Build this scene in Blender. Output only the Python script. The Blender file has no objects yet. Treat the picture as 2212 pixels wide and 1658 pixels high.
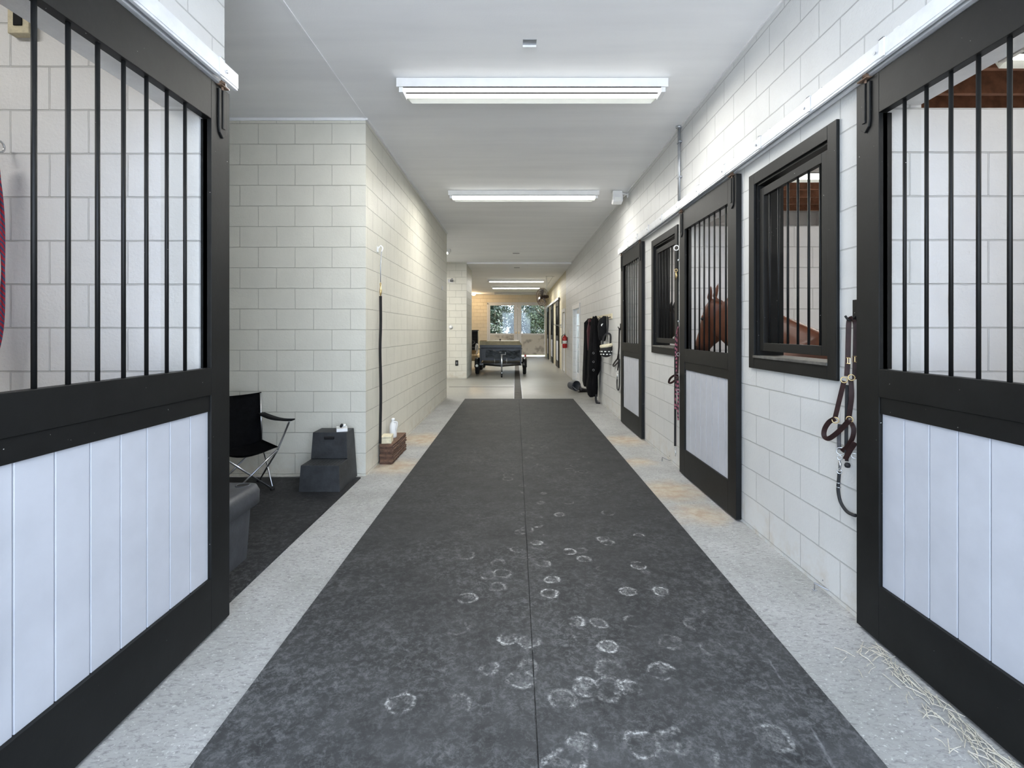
import bpy, bmesh, math, random
from mathutils import Vector, Matrix, noise
PI = math.pi
rnd = random.Random(7)
sc = bpy.context.scene
COL = sc.collection
# ------------------------------------------------------------------ camera, world, exposure
F, VX, VY, CH = 1077.0, 1113.5, 715.0, 1.597
cd = bpy.data.cameras.new('camera'); cam = bpy.data.objects.new('camera', cd); COL.objects.link(cam)
cam.location = (0, 0, CH); cam.rotation_euler = (PI/2, 0, 0)
cd.sensor_fit = 'HORIZONTAL'; cd.sensor_width = 36; cd.lens = F/2212*36
cd.shift_x = -(VX-1106)/2212; cd.shift_y = -(829-VY)/2212
cd.clip_start = .03; cd.clip_end = 300
sc.camera = cam
vs = sc.view_settings; vs.view_transform = 'Standard'; vs.look = 'None'; vs.gamma = 1; vs.use_curve_mapping = False
vs.exposure = 0.2
w = bpy.data.worlds.new('sky'); sc.world = w; w.use_nodes = True
wn = w.node_tree; wn.nodes.clear()
bg = wn.nodes.new('ShaderNodeBackground'); wo = wn.nodes.new('ShaderNodeOutputWorld')
bg.inputs[0].default_value = (.66, .80, 1.0, 1); bg.inputs[1].default_value = 7.0
wn.links.new(bg.outputs[0], wo.inputs[0])

sl_ = bpy.data.lights.new('sun', 'SUN'); sl_.energy = 27; sl_.angle = .01; sl_.color = (1, .97, .93)
sun = bpy.data.objects.new('sun', sl_); COL.objects.link(sun)
sun.rotation_euler = Vector((-.62, -.12, -.75)).to_track_quat('-Z', 'Y').to_euler()

def area_lamp(name, loc, sx, sy, power, color, rot=(0, 0, 0), parent=None):
    l = bpy.data.lights.new(name, 'AREA'); l.shape = 'RECTANGLE'; l.size = sx; l.size_y = sy
    l.energy = power; l.color = color
    o = bpy.data.objects.new(name, l); COL.objects.link(o); o.location = loc; o.rotation_euler = rot
    if parent: o.parent = parent
    return o
TUBE_W = 68; STALL_W = 32
# ------------------------------------------------------------------ helpers
def thing(name, label, cat, loc=(0, 0, 0), rz=0, group=None):
    o = bpy.data.objects.new(name, None); COL.objects.link(o)
    o.empty_display_size = .1
    o.location = loc; o.rotation_euler = (0, 0, rz); tag(o, label, cat, group); return o
def tag(o, label, cat, group=None, kind=None):
    o['label'] = label; o['category'] = cat
    if group: o['group'] = group
    if kind: o['kind'] = kind
    return o
def bmn(): return bmesh.new()
def obj(name, bm, mat, parent=None, smooth=False, bevel=0, label=None):
    me = bpy.data.meshes.new(name); bmesh.ops.recalc_face_normals(bm, faces=bm.faces[:])
    bm.to_mesh(me); bm.free()
    if smooth:
        for p in me.polygons: p.use_smooth = True
    me.materials.append(mat)
    o = bpy.data.objects.new(name, me); COL.objects.link(o)
    if parent:
        o.parent = parent          # coordinates are local to the parent
    if bevel:
        m = o.modifiers.new('b', 'BEVEL'); m.width = bevel; m.segments = 2; m.limit_method = 'ANGLE'; m.angle_limit = .9
    if label: o['label'] = label
    return o
def struct(name, bm, mat, bevel=0, smooth=False):
    o = obj(name, bm, mat, None, smooth, bevel); o['kind'] = 'structure'; return o
def box(bm, x0, x1, y0, y1, z0, z1, M=None):
    vs_ = [bm.verts.new(Vector(c)) for c in ((x0,y0,z0),(x1,y0,z0),(x1,y1,z0),(x0,y1,z0),(x0,y0,z1),(x1,y0,z1),(x1,y1,z1),(x0,y1,z1))]
    if M:
        for v in vs_: v.co = M @ v.co
    for f in ((3,2,1,0),(4,5,6,7),(0,1,5,4),(1,2,6,5),(2,3,7,6),(3,0,4,7)): bm.faces.new([vs_[i] for i in f])
    return bm
def ring_loft(bm, rings, cap=True):
    R = [[bm.verts.new(p) for p in r] for r in rings]
    n = len(R[0])
    for a, b in zip(R, R[1:]):
        for i in range(n): bm.faces.new((a[i], a[(i+1) % n], b[(i+1) % n], b[i]))
    if cap:
        bm.faces.new(R[0][::-1]); bm.faces.new(R[-1])
def frames(pts):
    pts = [Vector(p) for p in pts]; T = []
    for i in range(len(pts)):
        a = pts[max(0, i-1)]; b = pts[min(len(pts)-1, i+1)]
        t = (b-a); T.append(t.normalized() if t.length > 1e-9 else Vector((0, 0, 1)))
    up = Vector((0, 0, 1)) if abs(T[0].z) < .9 else Vector((1, 0, 0))
    u = T[0].cross(up).normalized(); out = []
    for t in T:
        u = (u - t*u.dot(t)); u.normalize(); out.append((u.copy(), t.cross(u).normalized()))
    return pts, out
def spline(pts, n=6, closed=False):
    P = [Vector(p) for p in pts]; out = []; N = len(P)
    g = (lambda i: P[i % N]) if closed else (lambda i: P[max(0, min(N-1, i))])
    for i in range(N if closed else N-1):
        p0, p1, p2, p3 = g(i-1), g(i), g(i+1), g(i+2)
        for k in range(n):
            t = k/n
            out.append(.5*((2*p1)+(-p0+p2)*t+(2*p0-5*p1+4*p2-p3)*t*t+(-p0+3*p1-3*p2+p3)*t**3))
    out.append(P[0].copy() if closed else P[-1].copy()); return out
def tube(bm, pts, r, seg=8, rz=None):
    pts, fr = frames(pts); rs = r if isinstance(r, (list, tuple)) else [r]*len(pts)
    rings = [[p + u*math.cos(a*2*PI/seg)*q + v*math.sin(a*2*PI/seg)*(q if rz is None else rz) for a in range(seg)]
             for p, (u, v), q in zip(pts, fr, rs)]
    ring_loft(bm, rings); return bm
def strap(bm, pts, wdt, th, flat):
    """flat leather or webbing strap; flat = normal direction of its broad face"""
    pts, fr = frames(pts); flat = Vector(flat).normalized(); rings = []
    for i, p in enumerate(pts):
        a = pts[max(0, i-1)]; b = pts[min(len(pts)-1, i+1)]; t = (b-a).normalized()
        s = t.cross(flat)
        if s.length < 1e-3: s = t.orthogonal()
        s.normalize(); n = s.cross(t)
        rings.append([p+s*wdt/2+n*th/2, p-s*wdt/2+n*th/2, p-s*wdt/2-n*th/2, p+s*wdt/2-n*th/2])
    ring_loft(bm, rings); return bm
def torus(bm, c, R, r, n=(1, 0, 0), seg=20, sub=8, sx=1.0):
    n = Vector(n).normalized(); u = n.orthogonal().normalized(); v = n.cross(u)
    if abs(n.x) > .8: u = Vector((0, 0, 1)); v = Vector((0, 1, 0))
    c = Vector(c); V = []
    for i in range(seg):
        a = 2*PI*i/seg; d = u*math.cos(a)+v*math.sin(a)*sx
        V.append([bm.verts.new(c+d*R+(d.normalized()*math.cos(b*2*PI/sub)+n*math.sin(b*2*PI/sub))*r) for b in range(sub)])
    for i in range(seg):
        for b in range(sub):
            bm.faces.new((V[i][b], V[(i+1) % seg][b], V[(i+1) % seg][(b+1) % sub], V[i][(b+1) % sub]))
    return bm
def lathe(bm, prof, c=(0, 0, 0), axis='z', seg=24):
    c = Vector(c); rings = []
    for r, h in prof:
        ring = []
        for i in range(seg):
            a = 2*PI*i/seg; x, y = max(r, 1e-4)*math.cos(a), max(r, 1e-4)*math.sin(a)
            p = {'z': (x, y, h), 'x': (h, x, y), 'y': (x, h, y)}[axis]; ring.append(c+Vector(p))
        rings.append(ring)
    ring_loft(bm, rings); return bm
def W(px, py, X):
    """point of a fitting on the plane x = X that lies on the wall, from its bearing"""
    Y = X*F/(px-VX); return Vector((X, Y, CH-(py-VY)*Y/F))

# ------------------------------------------------------------------ materials
def newmat(name):
    m = bpy.data.materials.new(name); m.use_nodes = True; nt = m.node_tree; nt.nodes.clear()
    o = nt.nodes.new('ShaderNodeOutputMaterial'); p = nt.nodes.new('ShaderNodeBsdfPrincipled')
    nt.links.new(p.outputs[0], o.inputs[0]); return m, nt, p
def N(nt, t, **k):
    n = nt.nodes.new('ShaderNode'+t)
    for a, b in k.items(): setattr(n, a, b)
    return n
def mth(nt, op, a, b=None, c=None, clamp=False):
    n = N(nt, 'Math', operation=op); n.use_clamp = clamp
    for i, v in enumerate((a, b, c)):
        if v is None: continue
        if isinstance(v, (int, float)): n.inputs[i].default_value = v
        else: nt.links.new(v, n.inputs[i])
    return n.outputs[0]
def mixc(nt, f, a, b):
    n = N(nt, 'Mix', data_type='RGBA')
    for s, v in ((0, f), (6, a), (7, b)):
        if isinstance(v, (int, float)): n.inputs[s].default_value = v
        elif isinstance(v, (tuple, list)): n.inputs[s].default_value = (*v[:3], 1)
        else: nt.links.new(v, n.inputs[s])
    return n.outputs[2]
def nz(nt, scale, detail=4, vec=None, rough=.6, dist=0):
    n = N(nt, 'TexNoise'); n.inputs['Scale'].default_value = scale; n.inputs['Detail'].default_value = detail
    n.inputs['Roughness'].default_value = rough; n.inputs['Distortion'].default_value = dist
    if vec is None:
        g = N(nt, 'NewGeometry'); vec = g.outputs['Position']
    nt.links.new(vec, n.inputs['Vector']); return n.outputs[0]
def ramp(nt, v, a, b, lo=0, hi=1):
    n = N(nt, 'MapRange'); n.clamp = True
    for i, x in enumerate((v, a, b, lo, hi)):
        if isinstance(x, (int, float)): n.inputs[i].default_value = x
        else: nt.links.new(x, n.inputs[i])
    return n.outputs[0]
def bump(nt, p, h, strength, dist):
    b = N(nt, 'Bump'); b.inputs['Strength'].default_value = strength; b.inputs['Distance'].default_value = dist
    nt.links.new(h, b.inputs['Height']); nt.links.new(b.outputs[0], p.inputs['Normal']); return b
def simple(name, col, rough=.5, metal=0, var=.12, vscale=12, bmp=0, spec=.5, chips=0):
    m, nt, p = newmat(name)
    g = N(nt, 'TexCoord').outputs['Object']
    n = nz(nt, vscale, 4, g)
    dark = tuple(c*(1-var) for c in col); lite = tuple(min(1, c*(1+var)) for c in col)
    c = mixc(nt, ramp(nt, n, .3, .7), dark, lite)
    if chips:
        k = nz(nt, 55, 3, g); c = mixc(nt, ramp(nt, k, chips, chips+.015), c, (.6, .6, .58))
    nt.links.new(c, p.inputs['Base Color'])
    p.inputs['Roughness'].default_value = rough; p.inputs['Metallic'].default_value = metal
    p.inputs['Specular IOR Level'].default_value = spec
    if bmp: bump(nt, p, nz(nt, vscale*4, 3, g), bmp, .004)
    return m
def emit(name, col, s):
    m, nt, p = newmat(name); p.inputs['Base Color'].default_value = (*col, 1)
    p.inputs['Emission Color'].default_value = (*col, 1); p.inputs['Emission Strength'].default_value = s
    return m
def block_mat(name, col, dirt=0.0):
    m, nt, p = newmat(name)
    g = N(nt, 'NewGeometry'); sp = N(nt, 'SeparateXYZ'); sn = N(nt, 'SeparateXYZ')
    nt.links.new(g.outputs['Position'], sp.inputs[0]); nt.links.new(g.outputs['True Normal'], sn.inputs[0])
    side = mth(nt, 'GREATER_THAN', mth(nt, 'ABSOLUTE', sn.outputs[0]), .5)
    xx = mth(nt, 'SUBTRACT', sp.outputs[0], .215); yy = mth(nt, 'SUBTRACT', sp.outputs[1], .279)
    mm = N(nt, 'Mix'); nt.links.new(side, mm.inputs[0]); nt.links.new(xx, mm.inputs[2]); nt.links.new(yy, mm.inputs[3])
    u = mth(nt, 'ADD', mm.outputs[0], 40.64); v = mth(nt, 'ADD', sp.outputs[2], 2*.227*10-.028)
    cb = N(nt, 'CombineXYZ'); nt.links.new(u, cb.inputs[0]); nt.links.new(v, cb.inputs[1])
    wob = N(nt, 'TexNoise'); wob.inputs['Scale'].default_value = 9; nt.links.new(g.outputs['Position'], wob.inputs['Vector'])
    va = N(nt, 'VectorMath', operation='MULTIPLY_ADD'); nt.links.new(wob.outputs[1], va.inputs[0])
    va.inputs[1].default_value = (.006, .006, 0); nt.links.new(cb.outputs[0], va.inputs[2])
    def bt(ms, sm):
        b = N(nt, 'TexBrick'); b.offset = .5; b.squash = 1
        b.inputs['Scale'].default_value = 1; b.inputs['Mortar Size'].default_value = ms; b.inputs['Mortar Smooth'].default_value = sm
        b.inputs['Brick Width'].default_value = .4064; b.inputs['Row Height'].default_value = .227
        b.inputs['Color1'].default_value = (1, 1, 1, 1); b.inputs['Color2'].default_value = (.93, .93, .93, 1)
        b.inputs['Mortar'].default_value = (.0, .0, .0, 1); nt.links.new(va.outputs[0], b.inputs['Vector']); return b
    b = bt(.0045, .35)
    br = mixc(nt, .45, (1, 1, 1), b.outputs['Color'])
    base = mixc(nt, ramp(nt, nz(nt, 2.2, 4), .35, .7), col, tuple(c*.93 for c in col))
    mu = N(nt, 'Mix', data_type='RGBA', blend_type='MULTIPLY'); mu.inputs[0].default_value = 1
    nt.links.new(base, mu.inputs[6])
    fr = mth(nt, 'FRACT', mth(nt, 'DIVIDE', v, .227)); hz = mth(nt, 'GREATER_THAN', mth(nt, 'ABSOLUTE', mth(nt, 'SUBTRACT', fr, .5)), .465)
    jc = mixc(nt, hz, (.83, .83, .83), (.74, .74, .74))
    jl = mixc(nt, b.outputs['Fac'], (1, 1, 1), jc)
    nt.links.new(jl, mu.inputs[7]); c = mu.outputs[2]
    # scuffs, and old dirt spatter on the lowest courses
    sc1 = ramp(nt, nz(nt, 14, 6, None, .75, 1.2), .66, .74)
    c = mixc(nt, mth(nt, 'MULTIPLY', sc1, .25+dirt), c, (.42, .40, .35))
    low = mth(nt, 'MULTIPLY', ramp(nt, sp.outputs[2], 0, .35, 1, 0), ramp(nt, nz(nt, 7, 5), .45, .7))
    c = mixc(nt, mth(nt, 'MULTIPLY', low, .55), c, (.47, .38, .27))
    nt.links.new(c, p.inputs['Base Color']); p.inputs['Roughness'].default_value = .5
    h = mth(nt, 'ADD', mth(nt, 'MULTIPLY', b.outputs['Fac'], -1.0), mth(nt, 'MULTIPLY', nz(nt, 60, 4), .22))
    h = mth(nt, 'ADD', h, mth(nt, 'MULTIPLY', nz(nt, 7, 3), .35))
    bump(nt, p, h, 1.0, .010)
    return m

M = {}
M['block'] = block_mat('painted_block', (.635, .638, .63))
M['block_cream'] = block_mat('cream_tone_block', (.66, .64, .56))  # warmer, yellower base colour for the left-hand walls
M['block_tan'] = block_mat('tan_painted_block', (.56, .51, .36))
M['block_in'] = block_mat('stall_block', (.70, .70, .71), .25)
M['block_warm'] = block_mat('cream_block', (.80, .72, .56))
def ceiling_mat():
    m, nt, p = newmat('ceiling_paint')
    g = N(nt, 'NewGeometry'); sp = N(nt, 'SeparateXYZ'); nt.links.new(g.outputs['Position'], sp.inputs[0])
    mp = N(nt, 'Mapping'); mp.inputs['Scale'].default_value = (.25, 2.2, 1); nt.links.new(g.outputs['Position'], mp.inputs[0])
    a = nz(nt, 1.6, 3, mp.outputs[0]); c = mixc(nt, ramp(nt, a, .35, .65), (.86, .86, .87), (.92, .92, .925))
    c = mixc(nt, mth(nt, 'MULTIPLY', ramp(nt, nz(nt, 1.1, 3), .5, .7), .35), c, (.92, .92, .92))
    nt.links.new(c, p.inputs['Base Color']); p.inputs['Roughness'].default_value = .75
    bump(nt, p, nz(nt, 70, 3), .25, .004); return m
M['ceiling'] = ceiling_mat()
def concrete_mat():
    m, nt, p = newmat('concrete')
    g = N(nt, 'NewGeometry'); sp = N(nt, 'SeparateXYZ'); nt.links.new(g.outputs['Position'], sp.inputs[0])
    a = ramp(nt, nz(nt, 1.7, 6, None, .7), .35, .68)
    c = mixc(nt, a, (.285, .285, .275), (.40, .40, .395))
    mp = N(nt, 'Mapping'); mp.inputs['Scale'].default_value = (1, 2.4, 1); nt.links.new(g.outputs['Position'], mp.inputs[0])
    f = nz(nt, 26, 5, mp.outputs[0], .8, .8); c = mixc(nt, ramp(nt, f, .36, .5), (.19, .19, .187), c)
    c = mixc(nt, ramp(nt, nz(nt, 60, 3), .6, .72), c, (.56, .56, .55))
    # ochre stains: in front of the second and third stall door
    st = None
    for (x, y, r) in ((1.62, 4.35, .42), (1.55, 5.0, .5), (1.6, 7.3, .5), (-1.42, 5.9, .5), (1.5, 6.1, .35), (-1.4, 7.4, .6)):
        dx = mth(nt, 'SUBTRACT', sp.outputs[0], x); dy = mth(nt, 'SUBTRACT', sp.outputs[1], y)
        d = mth(nt, 'SQRT', mth(nt, 'ADD', mth(nt, 'MULTIPLY', dx, dx), mth(nt, 'MULTIPLY', dy, dy)))
        q = ramp(nt, mth(nt, 'ADD', d, mth(nt, 'MULTIPLY', nz(nt, 5, 4), .35)), r*.6, r+.1, 1, 0)
        st = q if st is None else mth(nt, 'MAXIMUM', st, q)
    c = mixc(nt, mth(nt, 'MULTIPLY', st, .62), c, mixc(nt, ramp(nt, nz(nt, 9, 5), .4, .6), (.50, .42, .30), (.40, .27, .15)))
    # a broad warm tint past the mats, where the slab is sealed
    far = ramp(nt, sp.outputs[1], 10.5, 13.0)
    c = mixc(nt, mth(nt, 'MULTIPLY', far, .6), c, (.20, .188, .145))
    nt.links.new(c, p.inputs['Base Color'])
    rr = ramp(nt, far, 0, 1, .75, .32); nt.links.new(rr, p.inputs['Roughness'])
    h = mth(nt, 'ADD', f, mth(nt, 'MULTIPLY', nz(nt, 3, 2), 2.0)); bump(nt, p, h, .35, .004); return m
M['concrete'] = concrete_mat()
def mat_mat(prints=True):
    m, nt, p = newmat('rubber_mat' if prints else 'rubber_mat_plain')
    g = N(nt, 'NewGeometry'); sp = N(nt, 'SeparateXYZ'); nt.links.new(g.outputs['Position'], sp.inputs[0])
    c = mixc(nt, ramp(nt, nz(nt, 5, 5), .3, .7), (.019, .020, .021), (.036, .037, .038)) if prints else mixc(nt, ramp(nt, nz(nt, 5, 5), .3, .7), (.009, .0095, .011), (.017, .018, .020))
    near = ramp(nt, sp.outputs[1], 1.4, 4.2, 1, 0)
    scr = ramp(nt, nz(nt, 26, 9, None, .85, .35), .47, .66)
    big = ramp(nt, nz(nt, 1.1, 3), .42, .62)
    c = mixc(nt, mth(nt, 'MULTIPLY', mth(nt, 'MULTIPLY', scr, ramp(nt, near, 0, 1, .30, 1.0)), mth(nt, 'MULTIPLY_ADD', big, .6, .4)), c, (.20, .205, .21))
    haze = mth(nt, 'MULTIPLY', ramp(nt, sp.outputs[1], 1.2, 3.0, 1, 0), ramp(nt, nz(nt, 3, 5, None, .7), .35, .65))  # dusty paleness and skylight at the near end, put into the colour
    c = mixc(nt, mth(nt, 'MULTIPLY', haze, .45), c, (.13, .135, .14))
    sk = ramp(nt, nz(nt, 120, 2), .765, .80)
    c = mixc(nt, mth(nt, 'MULTIPLY', sk, .7), c, (.5, .5, .5))
    if prints:
        warp = N(nt, 'TexNoise'); warp.inputs['Scale'].default_value = 14; nt.links.new(g.outputs['Position'], warp.inputs['Vector'])
        wp = N(nt, 'VectorMath', operation='MULTIPLY_ADD'); nt.links.new(warp.outputs[1], wp.inputs[0])
        wp.inputs[1].default_value = (.045, .045, 0); nt.links.new(g.outputs['Position'], wp.inputs[2])
        sw = N(nt, 'SeparateXYZ'); nt.links.new(wp.outputs[0], sw.inputs[0])
        brk = mth(nt, 'MULTIPLY', ramp(nt, nz(nt, 9, 3, None, .6), .42, .56), ramp(nt, nz(nt, 22, 5, None, .8, .8), .36, .54))
        fine = ramp(nt, nz(nt, 90, 4, None, .8), .38, .62)
        # measured hoof prints: bearing of each print's centre, laid on the floor
        hp = [(1215,1655,.9,1),(1268,1605,.95,.9),(1105,1378,.8,.8),(1196,1282,.8,.8),(1200,1252,.75,.8),(1362,1277,.8,.9),(1432,1277,.8,.7),
              (1252,1342,.8,.9),(1300,1345,.7,.5),(1322,1395,.8,.7),(1275,1480,.9,.8),(1328,1478,.95,1),(1370,1485,.8,.6),(1437,1447,.95,.9),
              (1237,1192,.75,.8),(1268,1208,.75,.7),(1182,1218,.75,.5),(1166,1135,.7,.7),(1130,1150,.7,.7),(1165,1172,.7,.6),(1308,1165,.75,.6),
              (1318,1172,.75,.7),(1385,1158,.75,.7),(1385,1222,.9,.8),(1214,1112,.7,.5),(1120,1187,.7,.6),(880,1515,1.0,.6),(1020,1292,.85,.5),
              (1062,1243,.8,.4),(1225,1508,1,.45),(1455,1385,1,.35),(1398,1605,1.05,.5),(1675,1590,1.1,.45),(1320,1440,1,.4),(1545,1400,1,.2),
              (1450,1600,.8,.4),(1000,1520,1,.25),(1138,1465,1,.4),(1150,1385,.9,.5),(1240,1640,1,.6)]
        ringv = None
        for (px, py, s, a) in hp:
            Y = CH*F/(py-VY); X = (px-VX)*Y/F
            dx = mth(nt, 'SUBTRACT', sw.outputs[0], X); dy = mth(nt, 'SUBTRACT', sw.outputs[1], Y)
            d = mth(nt, 'SQRT', mth(nt, 'ADD', mth(nt, 'MULTIPLY', dx, dx), mth(nt, 'MULTIPLY', dy, dy)))
            e = mth(nt, 'ABSOLUTE', mth(nt, 'SUBTRACT', d, .056*s))
            q = ramp(nt, e, .001, .014, min(1, a*1.4), 0)
            ins = ramp(nt, d, .03*s, .075*s, .38*a, 0)
            q = mth(nt, 'MAXIMUM', q, ins)
            ringv = q if ringv is None else mth(nt, 'MAXIMUM', ringv, q)
        ringv = mth(nt, 'MULTIPLY', ringv, mth(nt, 'MULTIPLY', brk, fine))
        # fainter, older prints all over
        vo = N(nt, 'TexVoronoi'); vo.inputs['Scale'].default_value = 4.2; nt.links.new(wp.outputs[0], vo.inputs['Vector'])
        e = mth(nt, 'ABSOLUTE', mth(nt, 'SUBTRACT', vo.outputs['Distance'], .24))
        vr = mth(nt, 'MULTIPLY', ramp(nt, e, .01, .05, .5, 0), mth(nt, 'MULTIPLY', brk, fine))
        zone = mth(nt, 'MULTIPLY', ramp(nt, mth(nt, 'ABSOLUTE', mth(nt, 'SUBTRACT', sp.outputs[0], .3)), .5, .95, 1, .1), ramp(nt, sp.outputs[1], 4.2, 7.5, 1, .2))
        vr = mth(nt, 'MULTIPLY', mth(nt, 'MULTIPLY', vr, zone), ramp(nt, nz(nt, 2, 3), .45, .6))
        c = mixc(nt, mth(nt, 'MAXIMUM', ringv, vr), c, (.68, .68, .67))
        # a pale scratch down the right-hand mat
        xl = mth(nt, 'MULTIPLY_ADD', sp.outputs[1], .10, 1.0)
        sl = ramp(nt, mth(nt, 'ABSOLUTE', mth(nt, 'SUBTRACT', sw.outputs[0], xl)), .002, .008, .35, 0)
        c = mixc(nt, mth(nt, 'MULTIPLY', mth(nt, 'MULTIPLY', sl, brk), ramp(nt, sp.outputs[1], 2.3, 2.9, 1, 0)), c, (.34, .34, .36))
    else:
        vo = N(nt, 'TexVoronoi'); vo.inputs['Scale'].default_value = 1.3; nt.links.new(g.outputs['Position'], vo.inputs['Vector'])
        e = mth(nt, 'ABSOLUTE', mth(nt, 'SUBTRACT', vo.outputs['Distance'], .1))
        c = mixc(nt, mth(nt, 'MULTIPLY', ramp(nt, e, .005, .02, .5, 0), ramp(nt, nz(nt, 16, 5), .45, .6)), c, (.4, .4, .4))
    nt.links.new(c, p.inputs['Base Color']); p.inputs['Roughness'].default_value = .62
    p.inputs['Specular IOR Level'].default_value = .2
    bump(nt, p, nz(nt, 40, 5), .3, .003); return m
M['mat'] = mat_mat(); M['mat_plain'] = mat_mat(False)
M['black'] = simple('black_paint', (.006, .0063, .0063), .52, 0, .3, 6, .12, .25, .745)
M['white_wood'] = simple('white_boards', (.475, .49, .535), .5, 0, .06, 4, .12)
M['white'] = simple('white_paint', (.78, .78, .78), .45, 0, .04, 8)
M['trackw'] = simple('track_paint', (.72, .73, .75), .4, 0, .08, 9, .1)
M['plaster'] = simple('plaster', (.74, .74, .74), .6, 0, .08, 7, .5)
M['steel'] = simple('steel', (.55, .56, .58), .28, 1, .1, 10)
M['galv'] = simple('galvanised', (.42, .44, .47), .4, .8, .15, 10)
M['rust'] = simple('rusty_steel', (.20, .13, .09), .7, .5, .4, 30)
M['brass'] = simple('brass', (.62, .47, .24), .3, 1, .1, 20)
M['leather'] = simple('leather', (.026, .011, .010), .55, 0, .4, 22, .2, .25)
M['leather_edge'] = simple('leather_blk', (.014, .012, .014), .4, 0, .3, 22, .2)
M['rope'] = simple('black_rope', (.012, .013, .015), .7, 0, .4, 60, .5)
M['web'] = simple('black_web', (.008, .008, .009), .75, 0, .3, 40, .3)
M['fabric'] = simple('black_cloth', (.006, .0065, .008), .9, 0, .35, 20, .3, .2)
M['blanket'] = simple('blanket_cloth', (.004, .004, .005), .9, 0, .4, 14, .4, .15)
M['maroon'] = simple('maroon_cloth', (.06, .008, .014), .7, 0, .3, 14, .3)
M['plastic_d'] = simple('black_plastic', (.026, .028, .031), .6, 0, .5, 7, .5)
M['plastic'] = simple('dark_plastic', (.045, .048, .056), .55, 0, .25, 9, .35)
M['hole'] = simple('dark_recess', (.006, .006, .007), .9)
M['cream'] = simple('cream_fleece', (.66, .60, .44), .9, 0, .15, 30, .6)
M['wood_old'] = simple('brown_board', (.12, .065, .040), .75, 0, .45, 26, .5)
M['wood_old2'] = simple('brown_board_dark', (.075, .038, .024), .8, 0, .5, 30, .6)
M['joist'] = simple('joist_wood', (.22, .095, .052), .8, 0, .35, 9, .3)
M['deck'] = simple('deck_wood', (.035, .013, .009), .85, 0, .4, 9, .2)
M['red'] = simple('red_paint', (.42, .02, .018), .3, 0, .1, 10)
M['tyre'] = simple('tyre', (.010, .010, .011), .75, 0, .3, 20, .3)
M['trailer'] = simple('trailer_black', (.005, .007, .009), .3, 0, .4, 5, .2)
M['olive'] = simple('olive_lid', (.26, .22, .13), .6, 0, .3, 5, .2)
M['grey_bar'] = simple('grey_bar', (.25, .25, .26), .4, .6, .2, 6)
M['tan'] = simple('tan_wood', (.42, .30, .15), .6, 0, .25, 9)
M['tube'] = emit('lit_tube', (1, 1, .93), 4.5)
M['warm_bulb'] = emit('warm_bulb', (1, .78, .45), 9)
M['refl'] = simple('white_reflector', (.86, .87, .84), .35, 0, .03, 5)
M['shav'] = simple('bedding', (.45, .36, .24), .9, 0, .35, 30, .8)
M['straw'] = simple('straw', (.50, .47, .39), .8, 0, .3, 30)
M['grass'] = simple('grass', (.10, .14, .05), .9, 0, .4, 3, .5)
M['pave'] = simple('yard', (.55, .55, .54), .9, 0, .15, 3, .2)
M['bark'] = simple('bark', (.10, .085, .06), .9, 0, .4, 20, .6)
M['leaf_a'] = simple('leaf_dark', (.020, .033, .016), .55, 0, .6, 4)
M['leaf_b'] = simple('leaf_light', (.055, .07, .032), .55, 0, .5, 4)
def glass_mat():
    m, nt, p = newmat('window_glass'); out = [n for n in nt.nodes if n.type == 'OUTPUT_MATERIAL'][0]
    t = N(nt, 'BsdfTransparent'); t.inputs[0].default_value = (.93, .96, .96, 1)
    gl = N(nt, 'BsdfGlossy'); gl.inputs['Roughness'].default_value = .03
    fr = N(nt, 'Fresnel'); fr.inputs[0].default_value = 1.45
    mx = N(nt, 'MixShader'); nt.links.new(fr.outputs[0], mx.inputs[0]); nt.links.new(t.outputs[0], mx.inputs[1]); nt.links.new(gl.outputs[0], mx.inputs[2])
    nt.links.new(mx.outputs[0], out.inputs[0]); return m
M['glass'] = glass_mat()
def coat_mat(name, a, b, dark):
    m, nt, p = newmat(name); g = N(nt, 'TexCoord').outputs['Object']
    c = mixc(nt, ramp(nt, nz(nt, 3, 4, g), .3, .7), a, b)
    c = mixc(nt, mth(nt, 'MULTIPLY', ramp(nt, nz(nt, 90, 3, g), .4, .6), .2), c, dark)
    if name.startswith('chest'):      # dark points at the muzzle
        v = N(nt, 'VectorMath', operation='DISTANCE'); nt.links.new(g, v.inputs[0]); v.inputs[1].default_value = (1.96, 5.37, 1.38)
        c = mixc(nt, ramp(nt, v.outputs[1], .07, .19, .8, 0), c, (.018, .012, .010))
    nt.links.new(c, p.inputs['Base Color']); p.inputs['Roughness'].default_value = .42
    bump(nt, p, nz(nt, 120, 2, g), .15, .002); return m
M['chestnut'] = coat_mat('chestnut_coat', (.090, .029, .014), (.145, .047, .021), (.04, .012, .006))
M['bay_dark'] = coat_mat('dark_coat', (.007, .0055, .005), (.014, .010, .009), (.003, .003, .003))
def twist_mat():
    m, nt, p = newmat('twisted_rope'); g = N(nt, 'TexCoord').outputs['Object']
    wv = N(nt, 'TexWave'); wv.inputs['Scale'].default_value = 13; wv.bands_direction = 'DIAGONAL'; wv.inputs['Distortion'].default_value = 2
    nt.links.new(g, wv.inputs[0])
    c = mixc(nt, ramp(nt, wv.outputs[1], .45, .55), (.02, .012, .016), (.30, .09, .13)); nt.links.new(c, p.inputs['Base Color'])
    p.inputs['Roughness'].default_value = .8; return m
M['twist'] = twist_mat()
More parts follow.
